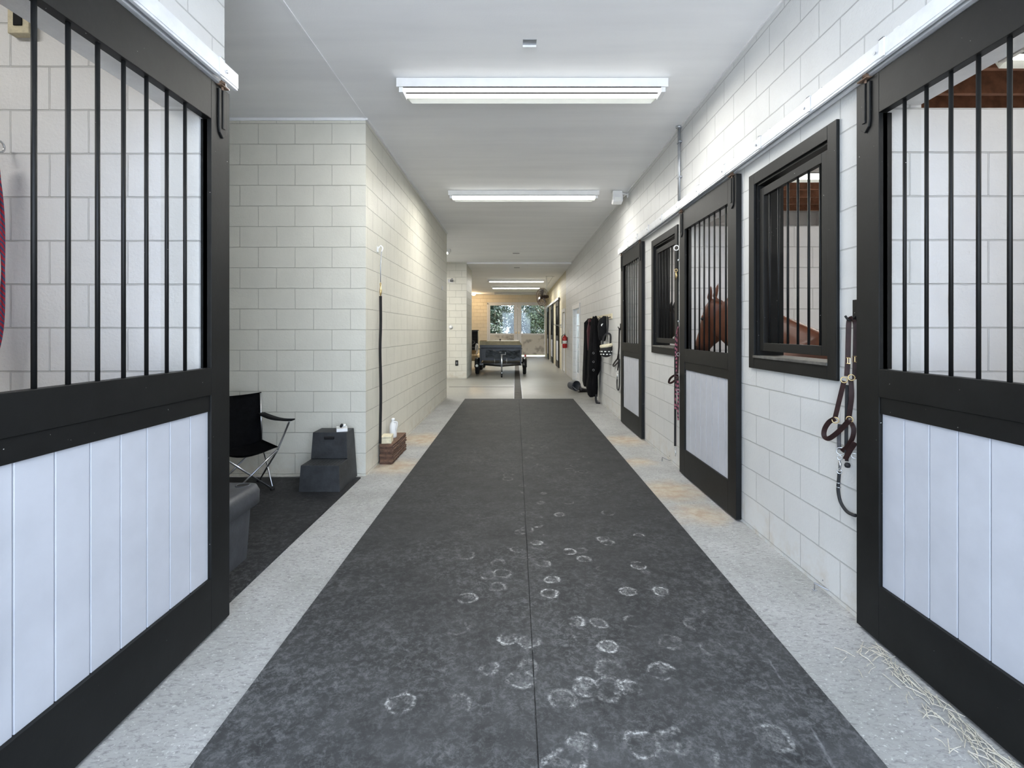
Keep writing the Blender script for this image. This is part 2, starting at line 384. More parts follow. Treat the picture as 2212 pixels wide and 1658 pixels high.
def two_rope():
    m, nt, p = newmat('red_blue_rope'); g = N(nt, 'TexCoord').outputs['Object']
    wv = N(nt, 'TexWave'); wv.inputs['Scale'].default_value = 22; wv.bands_direction = 'DIAGONAL'; wv.inputs['Distortion'].default_value = 3
    nt.links.new(g, wv.inputs[0])
    c = mixc(nt, ramp(nt, wv.outputs[1], .5, .6), (.45, .02, .04), (.05, .08, .17)); nt.links.new(c, p.inputs['Base Color'])
    p.inputs['Roughness'].default_value = .8; return m
M['redblue'] = two_rope()
def stain_mat():
    m, nt, p = newmat('stained_white_panel')
    c = mixc(nt, ramp(nt, nz(nt, 2.4, 4), .48, .64), (.66, .64, .58), (.36, .34, .31)); nt.links.new(c, p.inputs['Base Color'])
    p.inputs['Roughness'].default_value = .6; return m
M['stain'] = stain_mat()

# ------------------------------------------------------------------ setting
CZ, CZ2, YE = 3.944, 3.88, 31.5
def wall_grid(plane, a0, a1, z0, z1, t0, t1, holes):
    """wall slab; plane 'x' runs along y with thickness t0..t1 in x, plane 'y' runs along x"""
    A = sorted({a0, a1, *[h[0] for h in holes], *[h[1] for h in holes]})
    Z = sorted({z0, z1, *[h[2] for h in holes], *[h[3] for h in holes]})
    A = [a for a in A if a0 <= a <= a1]; Z = [z for z in Z if z0 <= z <= z1]
    solid = [[not any(h[0]-1e-6 <= (A[i]+A[i+1])/2 <= h[1]+1e-6 and h[2] <= (Z[j]+Z[j+1])/2 <= h[3] for h in holes)
              for j in range(len(Z)-1)] for i in range(len(A)-1)]
    bm = bmn()
    P = (lambda a, z, t: bm.verts.new((t, a, z))) if plane == 'x' else (lambda a, z, t: bm.verts.new((a, t, z)))
    def S(i, j): return 0 <= i < len(A)-1 and 0 <= j < len(Z)-1 and solid[i][j]
    for i in range(len(A)-1):
        for j in range(len(Z)-1):
            if not solid[i][j]: continue
            a, b, c, d = A[i], A[i+1], Z[j], Z[j+1]
            for t in (t0, t1): bm.faces.new((P(a, c, t), P(b, c, t), P(b, d, t), P(a, d, t)))
            for cond, q in ((S(i-1, j), ((a, c), (a, d))), (S(i+1, j), ((b, c), (b, d))), (S(i, j-1), ((a, c), (b, c))), (S(i, j+1), ((a, d), (b, d)))):
                if not cond: bm.faces.new((P(*q[0], t0), P(*q[1], t0), P(*q[1], t1), P(*q[0], t1)))
    bmesh.ops.remove_doubles(bm, verts=bm.verts[:], dist=1e-5)
    return bm
Y0 = -1.0
struct('floor', box(bmn(), -5.4, 5.4, Y0, 32.2, -.12, 0), M['concrete'])
struct('ceiling', box(bmn(), -5.4, 2.1, Y0, 16.95, CZ, CZ+.1), M['ceiling'])
struct('ceiling.001', box(bmn(), -5.4, 1.9, 16.95, YE, CZ2, CZ2+.16), M['ceiling'])
# aisle drywall joint tape that runs on past the corner of the left wall
struct('trim_1', box(bmn(), -1.668, -1.645, Y0, 5.49, CZ-.006, CZ), M['ceiling'])
struct('trim_2', box(bmn(), -1.65, -1.628, 5.49, 11.97, CZ-.022, CZ), M['white'])
struct('trim_3', box(bmn(), 1.884, 1.9, Y0, 16.95, CZ-.015, CZ), M['white'])
struct('trim_4', box(bmn(), -4.6, -1.65, 5.482, 5.495, CZ-.03, CZ), M['white'])
D1, D2, D3 = (1.38, 2.58), (4.31, 5.47), (7.46, 8.62)
W1, W2 = (3.005, 3.935), (5.885, 6.815)
HT = 2.78
farD = [(21.62, 22.85), (24.95, 26.2), (28.2, 29.45)]
holes = [(*D, 0, HT) for D in (D1, D2, D3)] + [(*w_, 1.39, 2.755) for w_ in (W1, W2)] + [(*d, 0, HT) for d in farD] + \
        [(14.75, 16.35, 0, 2.30), (19.1, 20.1, 0, 2.34)]
struct('wall_right', wall_grid('x', Y0, 18.75, 0, CZ, 1.9, 2.1, [h for h in holes if h[0] < 18.75]), M['block'])
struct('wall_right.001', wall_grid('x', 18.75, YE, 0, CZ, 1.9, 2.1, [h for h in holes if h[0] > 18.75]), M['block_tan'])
struct('wall_left', wall_grid('x', Y0, 2.827, 0, CZ, -1.85, -1.65, [(1.40, 2.6, 0, HT)]), M['block'])
struct('wall_left.001', box(bmn(), -5.2, -1.85, 2.6, 2.827, 0, CZ), M['block_in'])
struct('wall_left.002', box(bmn(), -5.2, -1.65, 5.495, 5.70, 0, CZ), M['block_cream'])       # cross wall of the grooming bay
struct('wall_left.003', box(bmn(), -1.85, -1.65, 5.70, 11.97, 0, CZ), M['block_cream'])
struct('wall_left.004', box(bmn(), -5.2, -1.655, 16.9, 18.86, 0, CZ), M['block_cream'])      # pier
struct('wall_left.005', box(bmn(), -5.4, -5.2, Y0, YE, 0, CZ+.1), M['block_in'])
struct('wall_left.006', box(bmn(), -5.2, -1.85, Y0, Y0+.2, 0, CZ), M['block_in'])
struct('wall_back', wall_grid('y', -5.4, 5.4, 0, CZ2+.1, YE, YE+.2, [(-1.72, 1.9, 0, 3.34)]), M['block_warm'])
struct('wall_outer', box(bmn(), 5.2, 5.4, Y0, YE, 0, 4.4), M['block_in'])
# stall partitions on the right (twelve courses high, open above)
PZ = 2.752
for i, (a, b, z) in enumerate(((Y0, Y0+.2, 3.82), (2.58, 2.78, PZ), (5.47, 5.66, PZ), (8.62, 8.82, 3.82), (11.4, 11.6, 3.82), (17.2, 17.4, 3.82), (20.6, 20.8, 3.82), (24.0, 24.2, PZ), (27.3, 27.5, PZ))):
    struct('wall_stall', box(bmn(), 2.1, 5.2, a, b, 0, z), M['block_in'])
struct('wall_stall', box(bmn(), 2.1, 2.3, 18.3, 18.4, 0, 2.6), M['white'])
# stall roof deck and joists over the right-hand boxes
struct('ceiling.002', box(bmn(), 2.1, 5.4, Y0, YE+.2, 3.82, 3.92), M['deck'])
def joists():
    for k in range(28):
        y = .55+k*.41
        struct('trim_5', box(bmn(), 2.1, 5.2, y, y+.045, 3.62, 3.82), M['joist'])
joists()
bmj = bmn(); box(bmj, -5.2, -1.85, Y0+.2, 2.6, 0, .02); box(bmj, 2.1, 5.2, Y0+.2, 2.55, 0, .02); box(bmj, 2.1, 5.2, 2.75, 5.44, 0, .02); box(bmj, 2.1, 5.2, 5.64, 8.62, 0, .02)
struct('floor.001', bmj, M['shav'])
# yard in front of and behind the barn
struct('ground', box(bmn(), -30, 30, -40, Y0, -.14, -.02), M['pave'])
struct('ground.001', box(bmn(), -40, 40, 32.2, 95, -.16, -.04), M['grass'])

# floor channel, slab joint
bmd = bmn()
for x0, x1 in ((-.045, -.03), (.16, .175)): box(bmd, x0, x1, 11.76, 24, -.001, .004)
dr = thing('floor_drain', 'long dark drain channel running along the slab beyond the black mats', 'floor drain', (0, 0, 0))
obj('channel_edge', bmd, M['galv'], dr)
bmd = bmn()
for k in range(60): box(bmd, -.03, .16, 11.76+k*.204, 11.76+k*.204+.19, 0, .0025)
obj('cover', bmd, simple('drain_cover', (.05, .045, .038), .7, 0, .4, 8), dr)
tag(obj('floor_joint', box(bmn(), -1.9, -.05, 14.28, 14.33, 0, .003), M['hole']), 'thin dark expansion joint crossing the slab left of the drain', 'floor joint')

# mats
def matobj(label, x0, x1, y0, y1, m, z=.014, lip=False):
    bm = box(bmn(), x0, x1, y0, y1, 0, z)
    if lip: box(bm, x1, x1+.006, y0, y1, 0, .001)  # thin dark strip added in the gap so the seam reads black
    o = obj('rubber_mat', bm, m); tag(o, label, 'rubber mat', 'black rubber mats'); return o
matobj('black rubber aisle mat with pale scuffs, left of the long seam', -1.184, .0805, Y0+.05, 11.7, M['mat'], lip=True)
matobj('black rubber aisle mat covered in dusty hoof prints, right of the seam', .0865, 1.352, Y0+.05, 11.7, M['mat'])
matobj('plain black rubber mat in the bay under the folding chair', -4.5, -1.68, 2.92, 5.41, M['mat_plain'])

# ------------------------------------------------------------------ sliding stall doors
ZB, ZP0, ZP1, ZO0, ZO1, ZT = .017, .300, 1.177, 1.404, 2.71, 2.918
def stall_door(label, X, side, y0, y1, bargap=.14, detail=True, nbars=8, group='sliding stall doors'):
    """X = aisle face; side=+1: wall lies towards +x"""
    t = thing('stall_door', label, 'stall door', (X, (y0+y1)/2, 0), 0, group)
    s = side; h = (y1-y0)/2; st = .167; th = .045
    def B(bm, xa, xb, ya, yb, za, zb): box(bm, min(s*xa, s*xb), max(s*xa, s*xb), ya, yb, za, zb)
    bm = bmn()
    B(bm, 0, th, -h, -h+st, ZB, ZT); B(bm, 0, th, h-st, h, ZB, ZT)
    B(bm, 0, th, -h+st, h-st, ZO1, ZT); B(bm, 0, th, -h+st, h-st, ZB, ZP0)
    B(bm, 0, th, -h+st, h-st, ZP1+.085, ZO0); B(bm, .006, th, -h+st, h-st, ZP1, ZP1+.085)
    # inner lining of the barred opening
    B(bm, .02, th+.022, -h+st-.012, -h+st, ZO0, ZO1); B(bm, .02, th+.022, h-st, h-st+.012, ZO0, ZO1)
    obj('door_frame', bm, M['black'], t, bevel=.002)
    n = 7; pw = (2*(h-st))/n; bm = bmn()
    wd = 2*(h-st)/.145; n = int(wd)+1; yb = h-st
    while yb > -h+st+.005:
        ya = max(-h+st, yb-.145); B(bm, .016, .034, ya+.003, yb-.003, ZP0-.0, ZP1+.0); yb -= .145
    B(bm, .024, .032, -h+st, h-st, ZP0, ZP1)
    obj('plank_panel', bm, M['white_wood'], t, bevel=.002, label='white painted vertical boards')
    for k in range(nbars):
        yb = h-st-bargap-k*.1275
        if yb < -h+st+.03: break
        bm = bmn(); tube(bm, [(s*.022, yb, ZO0-.01), (s*.022, yb, ZO1+.01)], .0085, 10)
        obj('bar', bm, M['black'], t, smooth=True)
    if detail:
        for yy in (h-.075, -h+.075):
            bm = bmn()
            pr = [(-.038, 2.70), (-.030, 2.665), (0, 2.64), (.030, 2.665), (.038, 2.70), (.038, 2.90), (-.038, 2.90)]
            a = [bm.verts.new((-s*.010, yy+p, q)) for p, q in pr]; b = [bm.verts.new((0, yy+p, q)) for p, q in pr]
            bm.faces.new(a); bm.faces.new(b[::-1])
            for i in range(7): bm.faces.new((a[i], a[(i+1) % 7], b[(i+1) % 7], b[i]))
            box(bm, min(-s*.016, -s*.01), max(-s*.016, -s*.01), yy-.012, yy+.012, 2.69, 2.90)
            hg = obj('hanger', bm, M['black'], t, bevel=.003)
            bm = bmn(); tube(bm, [(-s*.004, yy, 2.86), (-s*.004, yy, 2.965)], .007, 8); lathe(bm, [(.016, 0), (.016, .012)], (-s*.004, yy, 2.935), 'z', 6)
            box(bm, -.025, .02, yy-.035, yy+.035, 2.918, 2.924)
            obj('bolt', bm, M['rust'], hg, label='rusty steel hanger bolt')
    return t
stall_door('sliding stall door nearest on the right, black frame and white boards, cut by the photo edge', 1.85, 1, 1.255, 2.705)
stall_door('sliding stall door with the chestnut horse head behind its bars', 1.85, 1, 4.18, 5.625, .13)
stall_door('narrow looking stall door beside the hanging blankets, farthest of the front three on the right', 1.85, 1, 7.32, 8.76, .13)
stall_door('sliding stall door on the left wall, black frame, round bars, white boards', -1.594, -1, 1.33, 2.78, .175)
for lab, (a, b) in zip(('nearest of the three distant stall doors past the fan', 'middle one of the three distant stall doors past the fan', 'last stall door on the right beside the glazed end doors'), farD):
    stall_door(lab, 1.85, 1, a-.12, b+.12, .13, False, 8)
# tracks
def track(label, X, s, y0, y1, z0=2.945):
    t = thing('door_track', label, 'door track', (X, (y0+y1)/2, z0), 0, 'sliding door tracks'); h = (y1-y0)/2
    bm = bmn()
    sec = [(0, 0), (0, .012), (-.004, .012), (-.004, .09), (.07, .09), (.07, .0), (.045, .0), (.045, .010), (.062, .010), (.062, .082), (.008, .082), (.008, .010), (.018, .010), (.018, 0)]
    a = [bm.verts.new((s*p, -h, q)) for p, q in sec]; b = [bm.verts.new((s*p, h, q)) for p, q in sec]
    for i in range(len(sec)): bm.faces.new((a[i], a[(i+1) % len(sec)], b[(i+1) % len(sec)], b[i]))
    bmesh.ops.triangle_fill(bm, edges=[e for e in bm.edges if e.verts[0] in a and e.verts[1] in a])
    bmesh.ops.triangle_fill(bm, edges=[e for e in bm.edges if e.verts[0] in b and e.verts[1] in b])
    obj('rail', bm, M['trackw'], t)
    y = h-.16
    while y > -h:
        bm = bmn()
        for (xa, xb, ya, yb, za, zb) in ((-.012, -.004, -.018, .018, .004, .098), (-.012, .07, -.018, .018, .09, .098), (.062, .076, -.018, .018, .09, .15)):
            box(bm, min(s*xa, s*xb), max(s*xa, s*xb), y+ya, y+yb, za, zb)
        br = obj('bracket', bm, M['trackw'], t, bevel=.002)
        bm = bmn(); lathe(bm, [(.009, -.004 if s > 0 else -.002), (.006, .004)], (-s*.006, y+.05, .05), 'x', 8)
        obj('screw', bm, M['galv'], br)
        y -= .62
    return t
track('white steel track above the stall doors on the right wall', 1.815, 1, -.3, 8.82)
track('white steel track ending over the left stall door', -1.56, -1, -.3, 2.80)
track('short white track above the distant stall doors', 1.815, 1, 21.2, 30.2)
# plaster soffits and jambs of the door openings
for (x0, x1, (a, b)) in ((1.9, 2.1, D1), (1.9, 2.1, D2), (1.9, 2.1, D3), (-1.85, -1.65, (1.40, 2.6))):
    struct('trim_6', box(bmn(), x0+.004, x1-.004, a, b, HT-.012, HT-.0005), M['plaster'])
# ------------------------------------------------------------------ grilled stall windows
def stall_window(label, y0, y1, glabel, tilt=0):
    t = thing('window_surround', label, 'window frame', (1.9, (y0+y1)/2, 1.305), 0, 'black stall window surrounds')
    h = (y1-y0)/2; H = 1.535; fw = .088; bm = bmn()
    box(bm, -.02, 0, -h, -h+fw, 0, H); box(bm, -.02, 0, h-fw, h, 0, H); box(bm, -.02, 0, -h+fw, h-fw, 0, fw); box(bm, -.02, 0, -h+fw, h-fw, H-fw, H)
    obj('face_board', bm, M['black'], t, bevel=.003)
    bm = bmn(); i = fw-.003
    box(bm, -.001, .205, -h+i-.002, -h+i+.02, i, H-i); box(bm, -.001, .205, h-i-.02, h-i+.002, i, H-i)
    box(bm, -.001, .205, -h+i, h-i, H-i-.02, H-i+.002)
    obj('lining', bm, M['black'], t)
    bm = bmn(); box(bm, -.03, .205, -h+i, h-i, i-.002, i+.018)
    obj('sill', bm, simple('worn_sill', (.10, .095, .085), .6, 0, .5, 12, .3), t, bevel=.003, label='worn sill with paint rubbed off')
    g = thing('window_grille', glabel, 'window grille', (1.912, y1-fw-.03, 1.305+fw+.052), tilt, 'barred stall window grilles')
    wd = y1-y0-2*fw-.06; gh = H-2*fw-.10; bm = bmn(); s = .062
    box(bm, 0, .035, -s, 0, 0, gh); box(bm, 0, .035, -wd, -wd+s, 0, gh); box(bm, 0, .035, -wd+s, -s, 0, s); box(bm, 0, .035, -wd+s, -s, gh-s, gh)
    obj('grille_frame', bm, M['black'], g, bevel=.003)
    k = -s-.062
    while k > -wd+s+.02:
        bm = bmn(); tube(bm, [(.017, k, s-.005), (.017, k, gh-s+.005)], .0085, 10); obj('bar', bm, M['black'], g, smooth=True); k -= .128
    return t
stall_window('black wooden window surround in the wall beside the nearest right door', 2.92, 4.02, 'barred grille in the nearer window, chestnut back visible behind it', -.012)
stall_window('black wooden window surround left of the horse head door', 5.80, 6.90, 'barred grille in the farther window with a dark horse behind', 0)

# ------------------------------------------------------------------ ceiling lights
def ceiling_light(label, x, y, z, L=2.52, power=TUBE_W, group='fluorescent ceiling lights', along='x', lit=True, gr=None):
    t = thing('ceiling_light', label, 'ceiling light', (x, y, z), 0 if along == 'x' else PI/2, group)
    h = L/2; bm = bmn(); box(bm, -h, h, 0, .17, -.085, -.002); obj('housing', bm, M['white'], t, bevel=.004)
    bm = bmn()
    R = [[(-h+.03, -.045, -.105), (-h+.03, .0, -.085), (-h+.03, .17, -.085), (-h+.03, .215, -.105)]]
    a = [bm.verts.new(p) for p in ((-h+.02, .0, -.0865), (-h+.02, .20, -.0865), (h-.02, .20, -.0865), (h-.02, .0, -.0865))]
    b = [bm.verts.new(p) for p in ((-h+.10, .235, -.135), (h-.10, .235, -.135))]
    bm.faces.new(a); bm.faces.new((a[1], a[2], b[1], b[0])); bm.faces.new((a[0], a[1], b[0])); bm.faces.new((a[3], b[1], a[2]))
    bmesh.ops.solidify(bm, geom=bm.faces[:], thickness=.003)
    obj('reflector', bm, M['refl'], t)
    for yy in (.020, .135):
        bm = bmn(); tube(bm, [(-h+.07, yy, -.108), (h-.07, yy, -.108)], .019, 12)
        obj('tube', bm, M['tube'] if lit else M['refl'], t, smooth=True, label='lit fluorescent tube' if lit else None)
    for xx in (-h+.045, h-.045):
        bm = bmn(); box(bm, xx-.02, xx+.02, .0, .165, -.135, -.087); obj('lamp_holder', bm, M['white'], t, bevel=.003)
    if lit and power: area_lamp('lamp_glow', (0, .085, -.137), L*.92, .14, power, (1, .98, .92), (0, 0, 0), t)
    return t
ceiling_light('fluorescent ceiling light nearest the camera, widest in view', .155, 4.613, CZ)
ceiling_light('second fluorescent ceiling light, above the middle of the aisle mats', .138, 8.30, CZ, power=TUBE_W*1.25)
ceiling_light('third fluorescent ceiling light, well beyond the mats', .04, 21.9, CZ2, power=TUBE_W*1.9)
ceiling_light('fourth fluorescent ceiling light, partly behind the fan', .03, 25.3, CZ2, power=TUBE_W*1.6)
ceiling_light('unlit looking ceiling light just before the glazed end doors', .02, 29.2, CZ2, lit=False)
ceiling_light('fluorescent light peeking out of the left recess past the cream wall', -3.12, 14.2, CZ, power=TUBE_W*2.4)
for lab, y, x in (('light under the joists glimpsed through the nearest right door', 3.35, 4.0), ('light under the joists glimpsed through the nearer barred window', 6.1, 4.0)):
    ceiling_light(lab, x, y, 3.62, 1.25, STALL_W*(1.6 if y > 5 else 1))
ceiling_light('added unseen light over the first right stall, above the frame', 3.6, 1.2, 3.62, 1.25, STALL_W)  # lamp added out of view to brighten the stall interior
ceiling_light('added unseen light on the ceiling of the left stall, above the frame', -3.4, 1.0, CZ, 1.25, STALL_W)  # another added lamp, never in view, lifting the left stall
def round_lamp():
    t = thing('ceiling_lamp', 'small warm glowing round lamp at the far left ceiling', 'ceiling lamp', (-2.52, 30.0, CZ2))
    bm = bmn(); lathe(bm, [(.15, 0), (.16, -.03), (.14, -.04)]); obj('base', bm, M['white'], t, smooth=True)
    bm = bmn(); lathe(bm, [(.13, -.04), (.12, -.09), (.07, -.13), (.0, -.14)]); obj('lamp_shade', bm, M['warm_bulb'], t, smooth=True)
    l = bpy.data.lights.new('warm', 'POINT'); l.energy = 45; l.color = (1, .72, .42); l.shadow_soft_size = .12
    o = bpy.data.objects.new('lamp_glow', l); COL.objects.link(o); o.location = (0, -.0, -.3); o.parent = t
round_lamp()

# ------------------------------------------------------------------ small ceiling and wall fittings
t = thing('ceiling_bracket', 'small grey plate screwed to the ceiling in front of the first light', 'ceiling bracket', (.115, 4.05, CZ))
obj('plate', box(bmn(), -.055, .055, -.04, .04, -.003, 0), M['galv'], t); obj('lip', box(bmn(), -.055, .055, .036, .04, -.02, 0), M['white'], t)
for x, y, l in ((.02, 15.0, 'small dark ceiling mark plate before the lower ceiling'), (.05, 17.9, 'flat dark slot on the lower ceiling behind the step')):
    t = tag(obj('ceiling_vent', box(bmn(), x-.1, x+.1, y-.04, y+.04, (CZ if y < 16 else CZ2)-.012, (CZ if y < 16 else CZ2)), M['grey_bar'], bevel=.003), l, 'ceiling vent')
def seccam():
    t = thing('security_camera', 'white boxy security camera on a short arm under the ceiling beside the right wall', 'sensor', (1.9, 8.42, 3.90))  # security camera on a short wall arm
    bm = bmn(); lathe(bm, [(.05, 0), (.05, -.012), (.02, -.02)], (0, 0, -.0), 'x'); obj('mount', bm, M['white'], t, smooth=True)
    bm = bmn(); tube(bm, spline([(-.01, 0, 0), (-.08, -.03, .01), (-.15, -.05, 0)]), .018, 10); obj('arm', bm, M['white'], t, smooth=True)
    Mx = Matrix.Translation((-.20, -.08, -.07)) @ Matrix.Rotation(-.25, 4, 'X')
    bm = bmn(); box(bm, -.085, .085, -.07, .07, -.10, .10, Mx); hd = obj('head', bm, M['white'], t, bevel=.018)
    bm = bmn(); box(bm, -.055, .055, -.074, -.068, -.085, -.03, Mx); obj('lens', bm, M['refl'], hd)
seccam()
def conduit():
    t = thing('conduit', 'grey conduit pipe dropping from the ceiling beside the horse head door', 'conduit', (1.875, 5.70, 0))
    for yy, r in ((0, .012), (.035, .010)):
        bm = bmn(); tube(bm, [(0, yy, 2.95+.10), (0, yy, CZ-.001)], r, 10); obj('pipe', bm, M['galv'], t, smooth=True)
    bm = bmn(); tube(bm, [(.012, .0, 1.0), (.012, .0, 2.944)], .012, 10); obj('pipe', bm, M['white'], t, smooth=True, label='white painted lower pipe')
    bm = bmn(); lathe(bm, [(.04, CZ-.002), (.035, CZ-.02), (.02, CZ-.03)], (0, .017, 0)); obj('flange', bm, M['galv'], t, smooth=True)
    for z in (3.35, 3.75, 2.4, 1.7):
        bm = bmn(); box(bm, -.016, .024, -.022, .055 if z > 3 else .022, z, z+.02); obj('clip', bm, M['galv'], t, bevel=.003)
conduit()
def plate(name, label, cat, loc, wx, wy, wz, m, part='switch', pm=None):
    t = thing(name, label, cat, loc); bm = bmn(); box(bm, -wx, wx, -wy, wy, -wz, wz); obj('plate', bm, m, t, bevel=.003)
    bm = bmn()
    if wy < wx: box(bm, -wx*.4, wx*.4, -wy-.006, -wy, -wz*.5, wz*.5)
    else: box(bm, -wx-.006, -wx, -wy*.4, wy*.4, -wz*.5, wz*.5)
    obj(part, bm, pm or m, t, bevel=.002)
plate('electrical_outlet', 'dark electrical outlet low on the far pier', 'outlet', (-1.99, 16.892, .52), .05, .008, .09, M['hole'], 'socket', M['grey_bar'])
plate('junction_box', 'beige electrical box high on the left stall wall', 'junction box', (-2.55, 2.578, 3.20), .055, .022, .075, M['cream'], 'outlet', M['hole'])
plate('light_switch', 'small white switch plate beside the glass passage door', 'light switch', (1.892, 17.3, 1.60), .008, .05, .09, M['white'])
t = thing('hose_holder', 'dark bracket sticking out near the top of the far pier', 'bracket', (-2.2, 16.9, 3.30)); bm = bmn(); box(bm, -.09, .09, -.012, 0, -.05, .05); obj('plate', bm, M['grey_bar'], t)
bm = bmn(); tube(bm, [(0, -.01, 0), (.04, -.16, .02), (.08, -.2, .05)], .025, 8); obj('arm', bm, M['grey_bar'], t, smooth=True)
bm = bmn(); lathe(bm, [(.07, -.012), (.065, 0)], (0, 0, 0), 'y'); o = obj('round_wall_plate', bm, M['plaster'], None, True); o.location = (-2.19, 16.9, 1.73); tag(o, 'round grey plate at mid height on the far pier', 'wall plate')  # plain round plate fixed to the pier
bm = bmn(); torus(bm, (0, 0, 0), .038, .008); tube(bm, [(0, 0, .03), (-.03, 0, .04)], .008); o = obj('tie_ring', bm, M['white'], None, True); o.location = (-1.636, 11.15, 2.56)
tag(o, 'small white tie ring high near the far end of the left wall', 'tie ring')

# ------------------------------------------------------------------ passage doors on the right wall
def casing(bm, y0, y1, zt, wd=.10):
    box(bm, -.022, 0, y0-wd, y0, 0, zt); box(bm, -.022, 0, y1, y1+wd, 0, zt); box(bm, -.03, 0, y0-wd-.02, y1+wd+.02, zt, zt+.13)
t = bpy.data.objects.new('door_1', None); COL.objects.link(t); t.location = (1.9, 0, 0); t['kind'] = 'structure'
bm = bmn(); casing(bm, 14.75, 16.35, 2.30); obj('door_casing', bm, M['white'], t, bevel=.004)
bm = bmn(); Dw = .035
for a, b in ((14.77, 15.54), (15.56, 16.33)):
    box(bm, .10, .14, a, a+.10, .02, 2.28); box(bm, .10, .14, b-.10, b, .02, 2.28); box(bm, .10, .14, a+.1, b-.1, .02, .25); box(bm, .10, .14, a+.1, b-.1, 2.16, 2.28)
    m_ = (a+b)/2; box(bm, .11, .13, m_-.012, m_+.012, .25, 2.16)
    for k in range(1, 5): z = .25+k*1.91/5; box(bm, .11, .13, a+.1, b-.1, z-.012, z+.012)
obj('door_leaf', bm, M['white'], t, bevel=.003)
bm = bmn(); box(bm, .117, .123, 14.87, 15.44, .25, 2.16); box(bm, .117, .123, 15.66, 16.23, .25, 2.16); obj('glass', bm, M['glass'], t)
area_lamp('passage_backlight', (3.6, 15.5, 2.6), 1.6, 1.6, 320, (.80, .92, 1.0))  # unseen lamp added for the bluish light behind the glass
t = bpy.data.objects.new('door_2', None); COL.objects.link(t); t.location = (1.9, 0, 0); t['kind'] = 'structure'
bm = bmn(); casing(bm, 19.1, 20.1, 2.34); obj('door_casing', bm, M['white'], t, bevel=.004)
bm = bmn(); box(bm, .02, .06, 19.11, 20.09, .015, 2.33)
for z0, z1 in ((.2, 1.0), (1.15, 2.15)):
    for a, b in ((19.23, 19.55), (19.65, 19.97)): box(bm, .012, .02, a, b, z0, z1)
obj('door_leaf', bm, M['white'], t, bevel=.004)
bm = bmn(); lathe(bm, [(.02, .02), (.012, 0), (.03, -.02), (.032, -.04), (.015, -.055)], (0, 19.2, 1.05), 'x'); obj('door_handle', bm, M['brass'], t, True)

# end double doors with big panes
t = bpy.data.objects.new('door_3', None); COL.objects.link(t); t.location = (0, YE, 0); t['kind'] = 'structure'
bm = bmn(); box(bm, -1.80, -1.70, -.03, .06, 0, 3.36); box(bm, -1.80, 1.9, -.03, .06, 3.30, 3.42); box(bm, 1.86, 1.9, -.03, .06, 0, 3.34); obj('door_casing', bm, M['white'], t, bevel=.005)
for a, b in ((-1.70, .12), (.13, 1.86)):
    bm = bmn(); w0, w1 = (a+.10, b-.22) if a < 0 else (a+.24, b-.04)
    box(bm, a, w0, .0, .05, .10, 3.30); box(bm, w1, b, .0, .05, .10, 3.30); box(bm, w0, w1, 0, .05, 3.22, 3.30); box(bm, w0, w1, .0, .05, 1.36, 1.46)
    lf = obj('door_leaf', bm, M['white'], t, bevel=.004)
    bm = bmn(); box(bm, w0, w1, .01, .04, .10, 1.36); obj('lower_panel', bm, M['stain'], lf, label='scuffed grey-stained lower panel' if a > 0 else None)
    bm = bmn(); box(bm, w0, w1, .02, .026, 1.46, 3.22); obj('glass', bm, M['glass'], lf)
    bm = bmn()
    xh = .04 if a < 0 else .21
    tube(bm, [(xh-.06, -.01, 1.50), (xh+.06, -.04, 1.50)], .012, 8); box(bm, xh-.02, xh+.02, -.012, 0, 1.42, 1.58); obj('door_handle', bm, M['brass'], lf)
    bm = bmn()
    for z in (1.75, 2.0, 2.3, 2.6, 3.0): box(bm, xh-.02, xh+.02, -.008, 0, z-.015, z+.015)
    obj('bolt', bm, M['steel'], lf)

